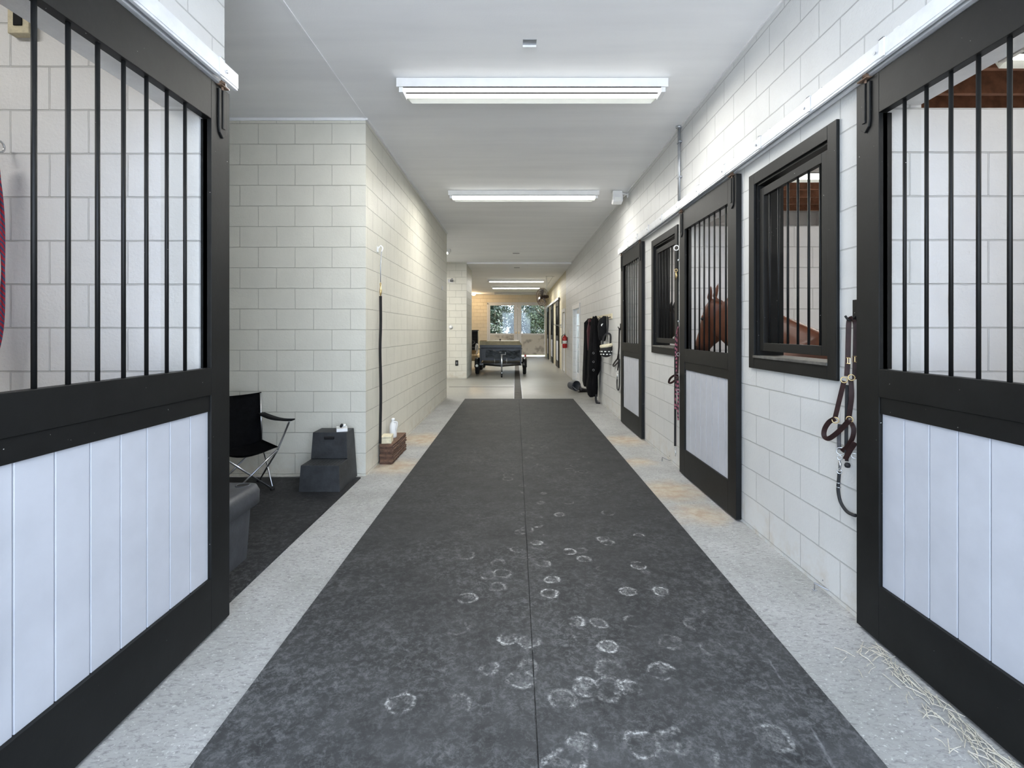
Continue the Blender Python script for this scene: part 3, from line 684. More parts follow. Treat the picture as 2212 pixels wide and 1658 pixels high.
# ------------------------------------------------------------------ halter and leads
def hook(bm, y, z, X=1.9, s=1, L=.06):
    tube(bm, spline([(X-s*.004, y, z), (X-s*L, y, z-.01), (X-s*(L+.02), y, z+.03)]), .006, 8); box(bm, X-.004, X+.0, y-.015, y+.015, z-.05, z+.05)
    return bm
def crop4(x, y, X=1.872): return W(1700+x/2.368, 620+y/2.368, X)
NX = (.62, .78, 0)
def main_halter():
    t = thing('halter', 'brown leather halter with brass buckles hanging left of the nearest right door', 'halter')
    c = crop4
    def S(name, pts, wd, X=1.872, m='leather', th=.006, lab=None):
        bm = bmn(); strap(bm, spline([c(min(x, 349), y, X) for x, y in pts], 5), wd*(1.0 if name == 'crown_strap' else 1.3), th, NX); return obj(name, bm, M[m], t, bevel=.0015, label=lab)
    S('crown_strap', [(335, 158), (318, 172), (314, 250), (311, 370), (306, 455)], .026, 1.862)
    S('crown_strap', [(335, 158), (350, 190), (349, 300), (347, 390), (345, 470)], .022, 1.885)
    S('cheek_strap', [(292, 480), (272, 560), (246, 668)], .019, 1.868)
    S('cheek_strap', [(326, 470), (330, 560), (316, 668)], .019, 1.880)
    S('noseband', [(245, 672), (215, 690), (193, 725), (190, 760), (212, 774), (250, 750), (290, 712), (318, 680)], .021, 1.852)
    S('throat_strap', [(270, 700), (266, 770), (268, 830)], .016, 1.875, 'leather_edge')
    S('throat_strap', [(318, 680), (340, 720), (335, 770), (308, 815), (280, 838)], .018, 1.878)
    S('chin_strap', [(350, 795), (322, 835), (298, 880)], .020, 1.865)
    S('lead_strap', [(307, 500), (305, 640), (303, 800), (306, 890)], .014, 1.884, 'web')
    for x, y, X in ((311, 376, 1.856), (347, 368, 1.880)):
        bm = bmn(); p = c(x, y, X)
        for a, b in (((-.0, -.018, -.016), (0, .018, -.016)), ((0, -.018, .016), (0, .018, .016)), ((0, -.018, -.016), (0, -.018, .016)), ((0, .018, -.016), (0, .018, .016)), ((0, 0, -.016), (0, 0, .016))):
            tube(bm, [p+Vector(a), p+Vector(b)], .0025, 6)
        obj('buckle', bm, M['brass'], t)
    for x, y, X, R in ((292, 474, 1.866, .016), (330, 462, 1.872, .016), (248, 680, 1.862, .017), (320, 676, 1.865, .016), (274, 838, 1.866, .021), (345, 862, 1.87, .014)):
        bm = bmn(); torus(bm, c(x, y, X), R, .0028, NX); obj('ring', bm, M['steel'] if y > 800 else M['brass'], t, True)
    bm = bmn(); torus(bm, c(270, 872, 1.86), .012, .003, NX); tube(bm, [c(268, 884, 1.86), c(272, 905, 1.86), c(268, 935, 1.86)], [.005, .008, .006], 8)
    torus(bm, c(268, 942, 1.86), .012, .003, NX); obj('snap', bm, M['steel'], t, True)
    bm = bmn(); tube(bm, spline([c(x, y, 1.868) for x, y in ((268, 945), (264, 990), (262, 1040), (275, 1100), (305, 1145), (338, 1164), (351, 1167))], 6), .0095, 10)
    rp = obj('lead_rope', bm, M['rope'], t, True, label='thick black lead rope')
    for y in (1000, 1022):
        bm = bmn(); torus(bm, c(264, y, 1.868), .010, .003, (0, 0, 1)); obj('clamp', bm, M['steel'], rp, True)
    bm = bmn(); lathe(bm, [(0, -.016), (.012, -.012), (.016, 0), (.012, .012), (0, .016)], c(309, 910, 1.878)); obj('knob', bm, M['web'], t, True)
    h = thing('wall_hook', 'black steel hook carrying the brown leather halter', 'wall hook')
    bm = bmn(); a, b, d = c(297, 146, 1.835), c(315, 168, 1.85), c(352, 152, 1.89)
    tube(bm, spline([a, b, (b+d)/2+Vector((0, 0, -.004)), d], 5), .006, 8); obj('prong', bm, M['black'], h, True)
    bm = bmn(); p = c(352, 110, 1.895); box(bm, 1.888, 1.8995, p.y-.018, p.y+.018, p.z-.06, p.z+.05); obj('plate', bm, M['black'], h, bevel=.002)
main_halter()
def crop3(x, y, X=1.872): return W(1300+min(x, 442)/2.675, 380+y/2.675, X)
def mid_leads():
    c = crop3
    h = thing('wall_hook', 'dark hook holding the red twisted lead beside the horse head door', 'wall hook')
    bm = bmn(); tube(bm, spline([c(452, 850, 1.885), c(446, 868, 1.85), c(436, 852, 1.84)], 5), .006, 8); obj('prong', bm, M['black'], h, True)
    t = thing('lead_rope', 'red and black twisted rope halter hung by the horse head door', 'rope')
    for k, pts in enumerate(([(446, 868), (430, 925), (426, 1000), (432, 1100), (428, 1250), (424, 1330), (436, 1345)], [(446, 868), (437, 930), (434, 1050), (438, 1200), (442, 1300), (440, 1370), (450, 1410)], [(436, 1150), (446, 1200), (450, 1290), (430, 1345)])):
        bm = bmn(); tube(bm, spline([c(x, y, 1.842+k*.004) for x, y in pts], 8), .009, 8); obj('strand', bm, M['twist'], t, True)
    bm = bmn(); lathe(bm, [(0, -.03), (.022, -.015), (.024, .012), (0, .03)], c(430, 1335, 1.842)); obj('knot', bm, M['twist'], t, True)
    t = thing('lead_strap', 'flat black lead strap with a steel snap hanging almost to the floor', 'lead')
    bm = bmn(); strap(bm, spline([c(444, 872, 1.868), c(427, 1000, 1.868), c(425, 1200, 1.868), c(424, 1560, 1.868)], 6), .026, .005, NX); obj('strap', bm, M['web'], t)
    bm = bmn(); torus(bm, c(425, 1572, 1.868), .014, .003, NX); tube(bm, [c(425, 1578, 1.868), c(427, 1600, 1.868), c(424, 1618, 1.868)], [.004, .009, .005], 8); obj('snap', bm, M['steel'], t, True)
    t = thing('halter', 'dark leather halter with its noseband poking out beside the horse head door', 'halter')
    bm = bmn(); strap(bm, spline([c(450, 875, 1.845), c(444, 1000, 1.845), c(438, 1150, 1.845)], 5), .020, .006, NX); obj('crown_strap', bm, M['leather'], t)
    bm = bmn(); strap(bm, spline([c(x, y, X) for x, y, X in ((442, 1150, 1.83), (418, 1152, 1.78), (395, 1170, 1.76), (388, 1192, 1.76), (402, 1194, 1.77), (424, 1178, 1.80), (444, 1158, 1.84))], 5), .022, .007, NX); obj('noseband', bm, M['leather'], t)
    bm = bmn(); strap(bm, spline([c(440, 1155, 1.85), c(452, 1200, 1.85), c(448, 1280, 1.85)], 5), .016, .006, NX); obj('throat_strap', bm, M['leather_edge'], t)
    for x, y in ((442, 1030), (440, 1152), (446, 1240)):
        bm = bmn(); torus(bm, c(x, y, 1.838), .018, .003, NX); obj('ring', bm, M['steel'], t, True)
    t = thing('tie_snap', 'brass snap hanging from a white ring above the twisted rope', 'snap')
    bm = bmn(); torus(bm, c(431, 415, 1.86), .028, .006, NX); obj('ring', bm, M['white'], t, True)
    bm = bmn(); tube(bm, [c(431, 424, 1.86), c(430, 480, 1.862), c(429, 535, 1.862)], .005, 8); obj('cord', bm, M['web'], t, True)
    bm = bmn(); torus(bm, c(429, 545, 1.862), .017, .004, NX); tube(bm, [c(429, 552, 1.862), c(431, 575, 1.862), c(426, 600, 1.862)], [.006, .013, .006], 8); obj('snap', bm, M['brass'], t, True)
mid_leads()
def crop7(x, y, X): return W(1200+x/5.18, 640+y/5.18, X)
def far_halter():
    c = lambda x, y, X=1.87: crop7(x, y, X)
    t = thing('halter', 'black halter with looped lead left of the third stall door', 'halter')
    for nm, pts, wd in (('crown_strap', [(716, 362), (713, 450), (711, 560)], .03), ('cheek_strap', [(711, 560), (704, 640), (692, 705)], .028), ('noseband', [(692, 700), (664, 735), (645, 768), (655, 780), (682, 755), (700, 738)], .03), ('throat_strap', [(708, 640), (706, 740), (696, 825)], .024)):
        bm = bmn(); strap(bm, spline([c(*p) for p in pts], 5), wd, .007, NX); obj(nm, bm, M['leather_edge'], t)
    bm = bmn(); torus(bm, c(694, 845), .03, .006, NX); tube(bm, [c(692, 860), c(692, 905), c(689, 925)], [.008, .014, .008], 8); obj('snap', bm, M['steel'], t, True)
    bm = bmn(); tube(bm, spline([c(689, 925), c(688, 980), c(692, 1035), (c(706, 1044)), c(714, 1000), c(717, 900), c(717, 700)], 6), .012, 8); obj('lead_rope', bm, M['rope'], t, True)
    h = thing('wall_hook', 'small dark hook above the black halter by the third stall door', 'wall hook')
    bm = bmn(); tube(bm, spline([c(700, 340, 1.84), c(710, 358, 1.85), c(726, 350, 1.895)], 5), .008, 8); obj('prong', bm, M['black'], h, True)
    bm = bmn(); p = c(726, 340, 1.895); box(bm, 1.89, 1.8995, p.y-.02, p.y+.02, p.z-.06, p.z+.06); obj('plate', bm, M['black'], h)
far_halter()
def left_strap():
    X = -1.62; px = lambda x, y, X=X: W(780+x/2.96, 500+y/2.96, X)
    h = thing('wall_hook', 'white hook high on the left aisle wall near its corner', 'wall hook')
    bm = bmn(); p = px(105, 112, -1.648); box(bm, -1.6495, -1.640, p.y-.03, p.y+.03, p.z-.04, p.z+.03)
    obj('plate', bm, M['white'], h, bevel=.002)
    bm = bmn(); tube(bm, spline([Vector((-1.645, p.y, p.z)), Vector((-1.61, p.y, p.z+.04)), Vector((-1.585, p.y, p.z+.01)), Vector((-1.60, p.y, p.z-.03))], 5), .008, 8); obj('prong', bm, M['white'], h, True)
    t = thing('cross_tie', 'long black cross tie strap hanging down the left wall to the board stack', 'cross tie'); y = p.y
    bm = bmn(); tube(bm, [(-1.60, y, p.z-.025), (-1.612, y, p.z-.2), (-1.612, y, p.z-.40)], .006, 8); obj('cord', bm, M['galv'], t, True)
    bm = bmn(); z = p.z-.42; torus(bm, (-1.612, y, z), .02, .005); tube(bm, [(-1.612, y, z-.02), (-1.612, y+.01, z-.08), (-1.612, y, z-.14)], [.007, .016, .008], 8); obj('snap', bm, M['brass'], t, True)
    pts = [(-1.612, y, z-.14), (-1.612, y+.01, 1.7), (-1.614, y-.01, 1.4), (-1.612, y, 1.1), (-1.612, y+.012, .8), (-1.614, y, .5), (-1.614, y-.01, .26)]
    bm = bmn(); strap(bm, spline(pts, 6), .032, .012, (.35, 1, 0)); obj('strap', bm, M['web'], t)
left_strap()
# rope / tassel in the left stall
t = thing('hay_net', 'red and blue rope net hanging in the left stall at the photo edge', 'hay net', (-2.635, 2.50, 0))
for k in range(9):
    a = k/9*2*PI; bm = bmn()
    P = [(0, 0, 2.52), (.03*math.cos(a), .02*math.sin(a), 2.45), (.055*math.cos(a+.4), .03*math.sin(a+.4), 2.2), (.06*math.cos(a+.9), .035*math.sin(a+.9), 1.9), (.05*math.cos(a+1.3), .03*math.sin(a+1.3), 1.6), (.02*math.cos(a), .02*math.sin(a), 1.38)]
    tube(bm, spline(P, 6), .007, 8); obj('cord', bm, M['redblue'], t, True)
bm = bmn(); torus(bm, (0, .04, 2.54), .03, .005, (1, 0, 0)); obj('ring', bm, M['steel'], t, True)

# ------------------------------------------------------------------ coat rack, blankets
t = thing('hook_rack', 'white board with hooks on the right wall above the horse blankets', 'hook rack', (1.9, 0, 0))
bm = bmn(); box(bm, -.020, 0, 9.75, 12.6, 1.84, 1.945); obj('board', bm, M['cream'], t, bevel=.004)
for y in (9.85, 10.3, 10.7, 11.2, 11.6, 12.05, 12.45):
    bm = bmn(); tube(bm, spline([(-.02, y, 1.88), (-.07, y, 1.86), (-.09, y, 1.90)]), .008, 8); obj('hook', bm, M['black'], t, True)
def drape(secs, folds=5, seed=0, amp=.018, seg=44):
    """closed hanging cloth: secs = (z, xmin, xmax, ymin, ymax)"""
    r = random.Random(seed); ph = r.random()*6; bm = bmn(); rings = []
    out = []
    for i in range(len(secs)-1):
        for k in range(4): out.append([secs[i][j]+(secs[i+1][j]-secs[i][j])*k/4 for j in range(5)])
    out.append(list(secs[-1]))
    for n_, (z, xa, xb, ya, yb) in enumerate(out):
        ring = []
        for i in range(seg):
            a = 2*PI*i/seg; f = 1+amp*10*(math.sin(a*folds+ph+z*1.3)*.5+.35*math.sin(a*(folds*2+1)-z*3))
            x = (xa+xb)/2+math.cos(a)*(xb-xa)/2*f; y = (ya+yb)/2+math.sin(a)*(yb-ya)/2*f
            ring.append((min(x, 1.872), y, z+.012*math.sin(a*3+seed)*(1 if n_ in (0, len(out)-1) else .3)))
        rings.append(ring)
    ring_loft(bm, rings); return bm
t = thing('horse_blanket', 'black horse blanket with maroon lining, left one on the rack', 'horse blanket', (0, 0, 0), 0, 'blankets on the hook rack')
obj('cloth', drape([(1.90, 1.76, 1.86, 12.0, 12.2), (1.80, 1.66, 1.88, 11.85, 12.3), (1.5, 1.67, 1.88, 11.9, 12.4), (1.0, 1.66, 1.88, 11.8, 12.4), (.6, 1.65, 1.88, 11.8, 12.4), (.38, 1.64, 1.86, 11.8, 12.35), (.27, 1.66, 1.82, 11.85, 12.3)], 5, 1), M['blanket'], t, True)
obj('lining', drape([(1.88, 1.745, 1.80, 11.86, 11.98), (1.6, 1.70, 1.77, 11.80, 11.93), (1.3, 1.71, 1.77, 11.79, 11.9), (1.15, 1.72, 1.76, 11.8, 11.9)], 4, 3), M['maroon'], t, True, label='maroon lining')
t = thing('horse_blanket', 'long all black horse blanket whose strap end touches the floor', 'horse blanket', (0, 0, 0), 0, 'blankets on the hook rack')
obj('cloth', drape([(1.93, 1.74, 1.82, 11.12, 11.25), (1.83, 1.70, 1.86, 11.0, 11.35), (1.4, 1.66, 1.88, 10.95, 11.4), (1.1, 1.63, 1.89, 10.85, 11.4), (.75, 1.62, 1.89, 10.9, 11.4), (.6, 1.64, 1.84, 11.0, 11.45), (.35, 1.60, 1.84, 11.0, 11.45), (.14, 1.64, 1.83, 11.05, 11.4)], 6, 5), M['blanket'], t, True)
bm = bmn(); strap(bm, spline([(1.78, 11.05, .20), (1.78, 11.02, .08), (1.80, 10.98, .012), (1.86, 10.95, .010)], 5), .05, .012, (.3, 1, 0)); obj('strap', bm, M['web'], t)
for z in (1.12, .93, .75):
    bm = bmn(); torus(bm, (1.70, 10.87, z), .020, .005, (0, 1, .2)); obj('buckle', bm, M['grey_bar'], t, True)
t = thing('tack_bag', 'short black quilted bag hung between blankets and muzzle', 'bag', (0, 0, 0))
obj('bag_body', drape([(1.90, 1.80, 1.87, 10.25, 10.33), (1.84, 1.73, 1.88, 10.2, 10.4), (1.70, 1.70, 1.88, 10.15, 10.4), (1.5, 1.71, 1.88, 10.15, 10.4), (1.40, 1.74, 1.86, 10.2, 10.38)], 3, 9, .01), M['fabric'], t, True)
bm = bmn(); lathe(bm, [(.03, -.006), (.03, 0)], (1.775, 10.19-.02, 1.72), 'y'); obj('patch', bm, M['refl'], t, label='small round white patch')
# grazing muzzle: strap from the hook, headpiece, fleece, basket with holes
t = thing('grazing_muzzle', 'black basket muzzle with cream fleece trim hung from a strap', 'muzzle', (1.785, 9.82, 1.22))
bm = bmn(); strap(bm, spline([(.03, 0, .66), (.035, 0, .5), (.02, 0, .33)], 5), .035, .01, (.3, 1, 0)); obj('hanging_strap', bm, M['web'], t)
bm = bmn(); strap(bm, spline([(.02, 0, .34), (-.05, -.01, .26), (-.07, -.02, .12)], 5), .03, .01, (0, 1, 0)); obj('headpiece', bm, M['web'], t)
bm = bmn(); strap(bm, spline([(.02, 0, .34), (.08, 0, .31), (.085, -.01, .20), (.075, -.02, .08)], 5), .035, .01, (0, 1, 0)); obj('headpiece', bm, M['web'], t)
bm = bmn(); lathe(bm, [(.105, .10), (.118, .03), (.118, -.03), (.105, -.08), (.07, -.12), (.02, -.135)], (0, 0, 0)); bk = obj('basket', bm, M['web'], t, True)
bm = bmn(); torus(bm, (0, 0, 0), .103, .024, (0, 0, 1), 30, 10); bmesh.ops.transform(bm, matrix=Matrix.Translation((0, 0, .09)) @ Matrix.Rotation(-.2, 4, 'Y') @ Matrix.Scale(1.4, 4, (0, 0, 1)), verts=bm.verts[:]); obj('fleece', bm, M['cream'], t, True, label='cream fleece trim')
for row, z in ((0, -.02), (1, -.075)):
    for k in range(10):
        a = k*2*PI/10+row*.3; R = .119 if row == 0 else .108
        Mx = Matrix.Translation((R*math.cos(a), R*math.sin(a), z)) @ Matrix.Rotation(a, 4, 'Z')
        bm = bmn(); box(bm, -.004, .003, -.018, .018, -.010, .010, Mx); obj('slot', bm, M['refl'], bk, bevel=.002, label='pale slot')
# fire extinguisher
t = thing('fire_extinguisher', 'red fire extinguisher on the right wall between the passage doors', 'fire extinguisher', (1.80, 18.2, .98))
bm = bmn(); lathe(bm, [(.075, 0), (.088, .02), (.09, .35), (.07, .42), (.03, .45), (.03, .47)]); obj('cylinder', bm, M['red'], t, True)
bm = bmn(); lathe(bm, [(.0915, .16), (.0915, .27)]); obj('label_band', bm, M['refl'], t, True)
bm = bmn(); box(bm, -.02, .02, -.07, .05, .47, .50); box(bm, -.015, .015, -.09, .05, .525, .54); obj('handle', bm, M['black'], t, bevel=.003)
bm = bmn(); tube(bm, spline([(-.03, 0, .48), (-.10, 0, .44), (-.105, 0, .3), (-.10, 0, .16)]), .012, 8); obj('hose', bm, M['black'], t, True)
obj('wall_bracket', box(bmn(), .06, .099, -.03, .03, .2, .4), M['black'], t)
# saddle rack
t = thing('saddle_rack', 'small folding metal rack sticking out past the fire extinguisher', 'saddle rack', (1.9, 20.6, 1.85))
bm = bmn(); box(bm, -.01, 0, -.05, .05, -.12, .06); obj('plate', bm, M['galv'], t)
bm = bmn(); tube(bm, [(0, 0, 0), (-.28, 0, .0), (-.32, 0, .05)], .014, 8); tube(bm, [(0, 0, -.1), (-.2, 0, 0)], .01, 8); obj('arm', bm, M['galv'], t, True)
# bucket on its side + dark boot by the glass door
t = thing('bucket', 'small black bucket lying on its side under the blankets', 'bucket', (1.50, 13.45, .145)); t.rotation_euler = (0, 0, .5)
bm = bmn(); lathe(bm, [(.02, .02), (.10, .02), (.10, 0), (.13, -.25), (.138, -.25), (.138, -.23), (.108, .0), (.10, .03)], (0, 0, 0), 'y', 28); obj('bucket_body', bm, M['plastic'], t, True)
bm = bmn(); tube(bm, spline([(-.13, -.24, 0), (-.08, -.32, -.07), (0, -.34, -.11), (.08, -.32, -.07), (.13, -.24, 0)]), .005, 6); obj('bail', bm, M['steel'], t, True)
def boot(label, x, y, rz):
    t = thing('boot', label, 'boot', (x, y, 0), rz, 'boots by the blankets'); bm = bmn()
    S = [(.13, .0, .04, .05), (.10, 0, .05, .075), (.02, 0, .048, .085), (-.05, 0, .048, .11), (-.09, 0, .045, .14)]
    rings = [[(x_, yy*math.cos(a), zz/2+.012+zz/2*math.sin(a)) for a in [2*PI*i/16 for i in range(16)]] for x_, _, yy, zz in S]
    ring_loft(bm, rings); obj('upper', bm, M['leather_edge'], t, True)
    obj('sole', box(bmn(), -.13, .14, -.045, .045, 0, .014), M['hole'], t, bevel=.004)
boot('dark low boot beside the bucket, nearer the wall', 1.77, 13.10, .4); boot('dark low boot beside the bucket, farther from the wall', 1.74, 13.95, .9)

# floor door guides
for lab, px, py in (('bent wire door stop by the wall below the nearer window', 1783, 1278), ('bent wire door stop by the wall below the lead strap', 1441, 996)):
    Y = CH*F/(py-VY); X = (px-VX)*Y/F
    t = thing('door_stop', lab, 'door stop', (X, Y, 0), 0, 'wire door stops')
    bm = bmn(); tube(bm, [(-.055, .02, 0), (-.055, .02, .045), (.01, -.03, .022), (.06, -.03, .02), (1.899-X if X > 1.7 else .07, .03, .06)], .005, 6); obj('wire', bm, M['grey_bar'], t)
    obj('foot', box(bmn(), -.065, -.045, .01, .03, 0, .004), M['galv'], t)

# ------------------------------------------------------------------ board stack, sponge, bottle
zz = 0
for k in range(8):
    h = .026+.004*((k*7) % 3); j = rnd.uniform(0, .016); bm = bmn()
    y0, y1 = 5.985+rnd.uniform(-.012, .012), 6.70+rnd.uniform(-.03, .02); n_ = 14; rings = []
    for i in range(n_+1):
        y = y0+(y1-y0)*i/n_; e = rnd.uniform(-.004, .004)
        rings.append([(-1.637+j, y, zz+.0), (-1.492+j+e, y, zz+.0), (-1.476+j+e, y, zz+h*.3), (-1.474+j+e*1.5, y, zz+h*.75), (-1.484+j+e, y, zz+h), (-1.637+j, y, zz+h)])
    ring_loft(bm, rings); o = obj('wooden_board', bm, M['wood_old' if k % 2 else 'wood_old2'])
    where = ['bottom', 'second', 'third', 'fourth', 'fifth', 'sixth', 'seventh', 'top'][k]
    tag(o, f'brown board in the low stack by the left wall, {where} board counted upwards' if 0 < k < 7 else f'{where} brown board of the low stack by the left wall', 'board', 'stacked brown boards')
    zz += h+.0005
ST = zz
t = thing('soap_box', 'cream box lying on the front of the brown board stack', 'box', (-1.565, 6.09, ST), .1)
obj('box_body', box(bmn(), -.060, .060, -.09, .09, 0, .07), M['cream'], t, bevel=.008); obj('lid', box(bmn(), -.062, .062, -.092, .092, .07, .09), M['cream'], t, bevel=.006)
t = thing('spray_bottle', 'white plastic bottle with handle standing on the brown boards', 'bottle', (-1.565, 6.38, ST), 0)
bm = bmn(); sec = [(0, .042, .055), (.02, .045, .058), (.14, .045, .058), (.18, .038, .045), (.20, .022, .022), (.215, .02, .02)]
ring_loft(bm, [[(a*math.cos(i*2*PI/20), b*math.sin(i*2*PI/20), z) for i in range(20)] for z, a, b in sec]); obj('bottle_body', bm, M['white'], t, True)
bm = bmn(); tube(bm, spline([(.01, -.02, .20), (.055, -.03, .20), (.058, -.035, .15), (.044, -.03, .10)]), .009, 8); obj('handle', bm, M['white'], t, True)
bm = bmn(); lathe(bm, [(.022, .215), (.022, .24), (.018, .245)]); obj('cap', bm, M['white'], t, True)

# ------------------------------------------------------------------ mounting block
def mounting_block():
    t = thing('mounting_block', 'dark grey plastic two-step mounting block by the wall corner', 'mounting block', (-1.935, 4.93, .014))
    # side profile (depth d, height z), with flared base
    def prism(bm, prof, x0, x1, flare):
        n = len(prof); a = []; b = []
        for d, z in prof:
            f = flare*(1-z/.53)
            a.append(bm.verts.new((x0-f, d, z))); b.append(bm.verts.new((x1+f, d, z)))
        bm.faces.new(a); bm.faces.new(b[::-1])
        for i in range(n): bm.faces.new((a[i], a[(i+1) % n], b[(i+1) % n], b[i]))
    bm = bmn(); prism(bm, [(-.02, 0), (.0, .255), (.255, .255), (.245, .262), (.262, .53), (.50, .53), (.53, 0)], -.175, .175, .028)
    bl = obj('block_body', bm, M['plastic_d'], t, bevel=.026)
    bm = bmn(); box(bm, -.052, .052, .236, .262, .46, .492); obj('hand_slot', bm, M['hole'], t, bevel=.008, label='dark moulded hand slot')
    bm = bmn()
    for k in range(9): box(bm, -.15+k*.035, -.138+k*.035, .02, .235, .255, .258)
    obj('tread', bm, M['plastic_d'], t)
    t2 = thing('clipper_box', 'small white box with a dark clipper resting on the mounting block', 'box', (-1.845, 5.30, .5445), .35)
    obj('carton', box(bmn(), -.055, .055, -.09, .09, 0, .032), M['white'], t2, bevel=.003)
    obj('printed_strip', box(bmn(), -.0565, .0565, -.06, .06, .010, .022), M['grey_bar'], t2)
    bm = bmn(); tube(bm, [(-.01, -.03, .046), (0, .03, .05)], [.013, .016], 10); obj('clipper', bm, M['hole'], t2, True)
    bm = bmn(); box(bm, .0, .04, .03, .10, .032, .055); obj('cloth', bm, M['refl'], t2, bevel=.008)
mounting_block()

# ------------------------------------------------------------------ plastic tack tote behind the left door
def tote():
    t = thing('tack_tote', 'big blue-grey plastic tote with cup holes, half hidden by the left door', 'tote', (-2.12, 3.27, .014))
    def loop(hx, hy, z, r=.05, rib=0):
        P = []
        n = 56
        for i in range(n):
            a = 2*PI*i/n; c_, s_ = math.cos(a), math.sin(a); e = .22
            x = hx*math.copysign(abs(c_)**e, c_); y = hy*math.copysign(abs(s_)**e, s_)
            if rib and (int(i/4) % 2): x *= 1-rib; y *= 1-rib
            P.append((x, y, z))
        return P
    bm = bmn(); ring_loft(bm, [loop(.245, .27, 0, rib=.035), loop(.265, .295, .40, rib=.035)]); obj('tub', bm, M['plastic'], t)
    bm = bmn(); ring_loft(bm, [loop(.275, .31, .36), loop(.30, .338, .365), loop(.302, .34, .45), loop(.285, .325, .492), loop(.26, .30, .497)]); lid = obj('rim', bm, M['plastic'], t, True)
    for x, y in ((.20, .24), (.20, -.24)):
        bm = bmn(); lathe(bm, [(.042, .4972), (.042, .499)], (x, y, 0)); obj('cup_hole', bm, M['hole'], lid, label='round cup hole')
        bm = bmn(); torus(bm, (x, y, .498), .044, .005, (0, 0, 1)); obj('cup_ring', bm, M['plastic'], lid, True)
    bm = bmn(); box(bm, -.17, .09, -.2, .2, .4965, .499); obj('tray_well', bm, M['hole'], lid, bevel=.001, label='dark open well')
    for a in (-1, 1):
        bm = bmn(); box(bm, -.19, .11, a*.205-.012, a*.205+.012, .495, .508); obj('well_rim', bm, M['plastic'], lid, bevel=.004)
tote()

# ------------------------------------------------------------------ camp chair
def camp_chair():
    t = thing('folding_chair', 'black canvas folding camp chair with grey tube legs in the bay', 'folding chair', (-2.71, 4.97, .014), -math.radians(45))
    S = .40; W_ = .25; r = .0085
    # x forward, y to its left, z up
    def leg(a, b):
        bm = bmn(); tube(bm, [a, b], r, 10); l = obj('leg', bm, M['steel'], t, True)
        lo = a if a[2] < b[2] else b
        bm = bmn(); lathe(bm, [(.016, 0), (.018, .012), (.012, .035)], (lo[0], lo[1], 0)); obj('foot', bm, M['hole'], l, True, label='black plastic foot')
    fx, bx, hy = .20, -.20, .20
    leg((fx, hy, .012), (fx+.03, -hy-.03, S)); leg((fx+.012, -hy, .012), (fx+.042, hy+.03, S))      # front cross
    leg((bx, hy, .012), (bx-.02, -hy-.03, S)); leg((bx-.012, -hy, .012), (bx-.032, hy+.03, S))      # rear cross
    for s in (-1, 1):
        leg((fx, s*(hy+.01), .012), (bx-.02, s*(hy+.04), S)); leg((bx, s*(hy+.01), .012), (fx+.04, s*(hy+.04), S))
        bm = bmn(); tube(bm, [(bx-.02, s*(hy+.04), S), (bx-.09, s*(hy+.05), .92)], r, 10); obj('back_post', bm, M['steel'], t, True)
        bm = bmn(); tube(bm, spline([(fx+.04, s*(hy+.04), S), (fx+.07, s*(hy+.09), .55), (fx+.14, s*(hy+.12), .695)]), r, 10); obj('arm_post', bm, M['steel'], t, True)
        bm = bmn()
        ring = []
        for i in range(9):
            u = i/8; x = bx-.05+u*(fx+.22-bx); y = s*(hy+.045+u*.08); z = .715-.025*math.sin(u*PI); wd = .035+.012*math.sin(u*PI)
            ring.append([(x, y-wd, z), (x, y+wd, z), (x, y+wd, z-.012), (x, y, z-.022), (x, y-wd, z-.012)])
        ring_loft(bm, ring); obj('armrest', bm, M['fabric'], t, True)
    # seat cloth, sagging and hanging at the edges
    n = 12; bm = bmn(); top = []
    for i in range(n+1):
        row = []
        for j in range(n+1):
            u, v = i/n, j/n; x = bx-.04+u*(fx+.08-bx); y = -(hy+.05)+v*2*(hy+.05)
            z = S+.03-.065*math.sin(PI*u)**.7*math.sin(PI*v)**.7 - .03*math.sin(PI*v)
            row.append(bm.verts.new((x, y, z)))
        top.append(row)
    for i in range(n):
        for j in range(n): bm.faces.new((top[i][j], top[i+1][j], top[i+1][j+1], top[i][j+1]))
    bmesh.ops.solidify(bm, geom=bm.faces[:], thickness=.006); obj('seat', bm, M['fabric'], t, True)
    # back cloth runs from the seat to the posts' tops, wider at the top
    bm = bmn(); g = []
    for i in range(n+1):
        row = []
        for j in range(n+1):
            u, v = i/n, j/n; hw = hy+.045+.012*u; y = -hw+2*hw*v
            z = S-.05+u*(.56)+.02*(2*v-1)**2*u; x = bx-.012-.085*u-.055*math.sin(PI*v)*(1-.4*u)+.05*(1-u)**3*math.sin(PI*v)
            y += .006*math.sin(u*9+v*5); row.append(bm.verts.new((x, y, z)))
        g.append(row)
    for i in range(n):
        for j in range(n): bm.faces.new((g[i][j], g[i+1][j], g[i+1][j+1], g[i][j+1]))
    bmesh.ops.solidify(bm, geom=bm.faces[:], thickness=.006); obj('backrest', bm, M['fabric'], t, True)
camp_chair()

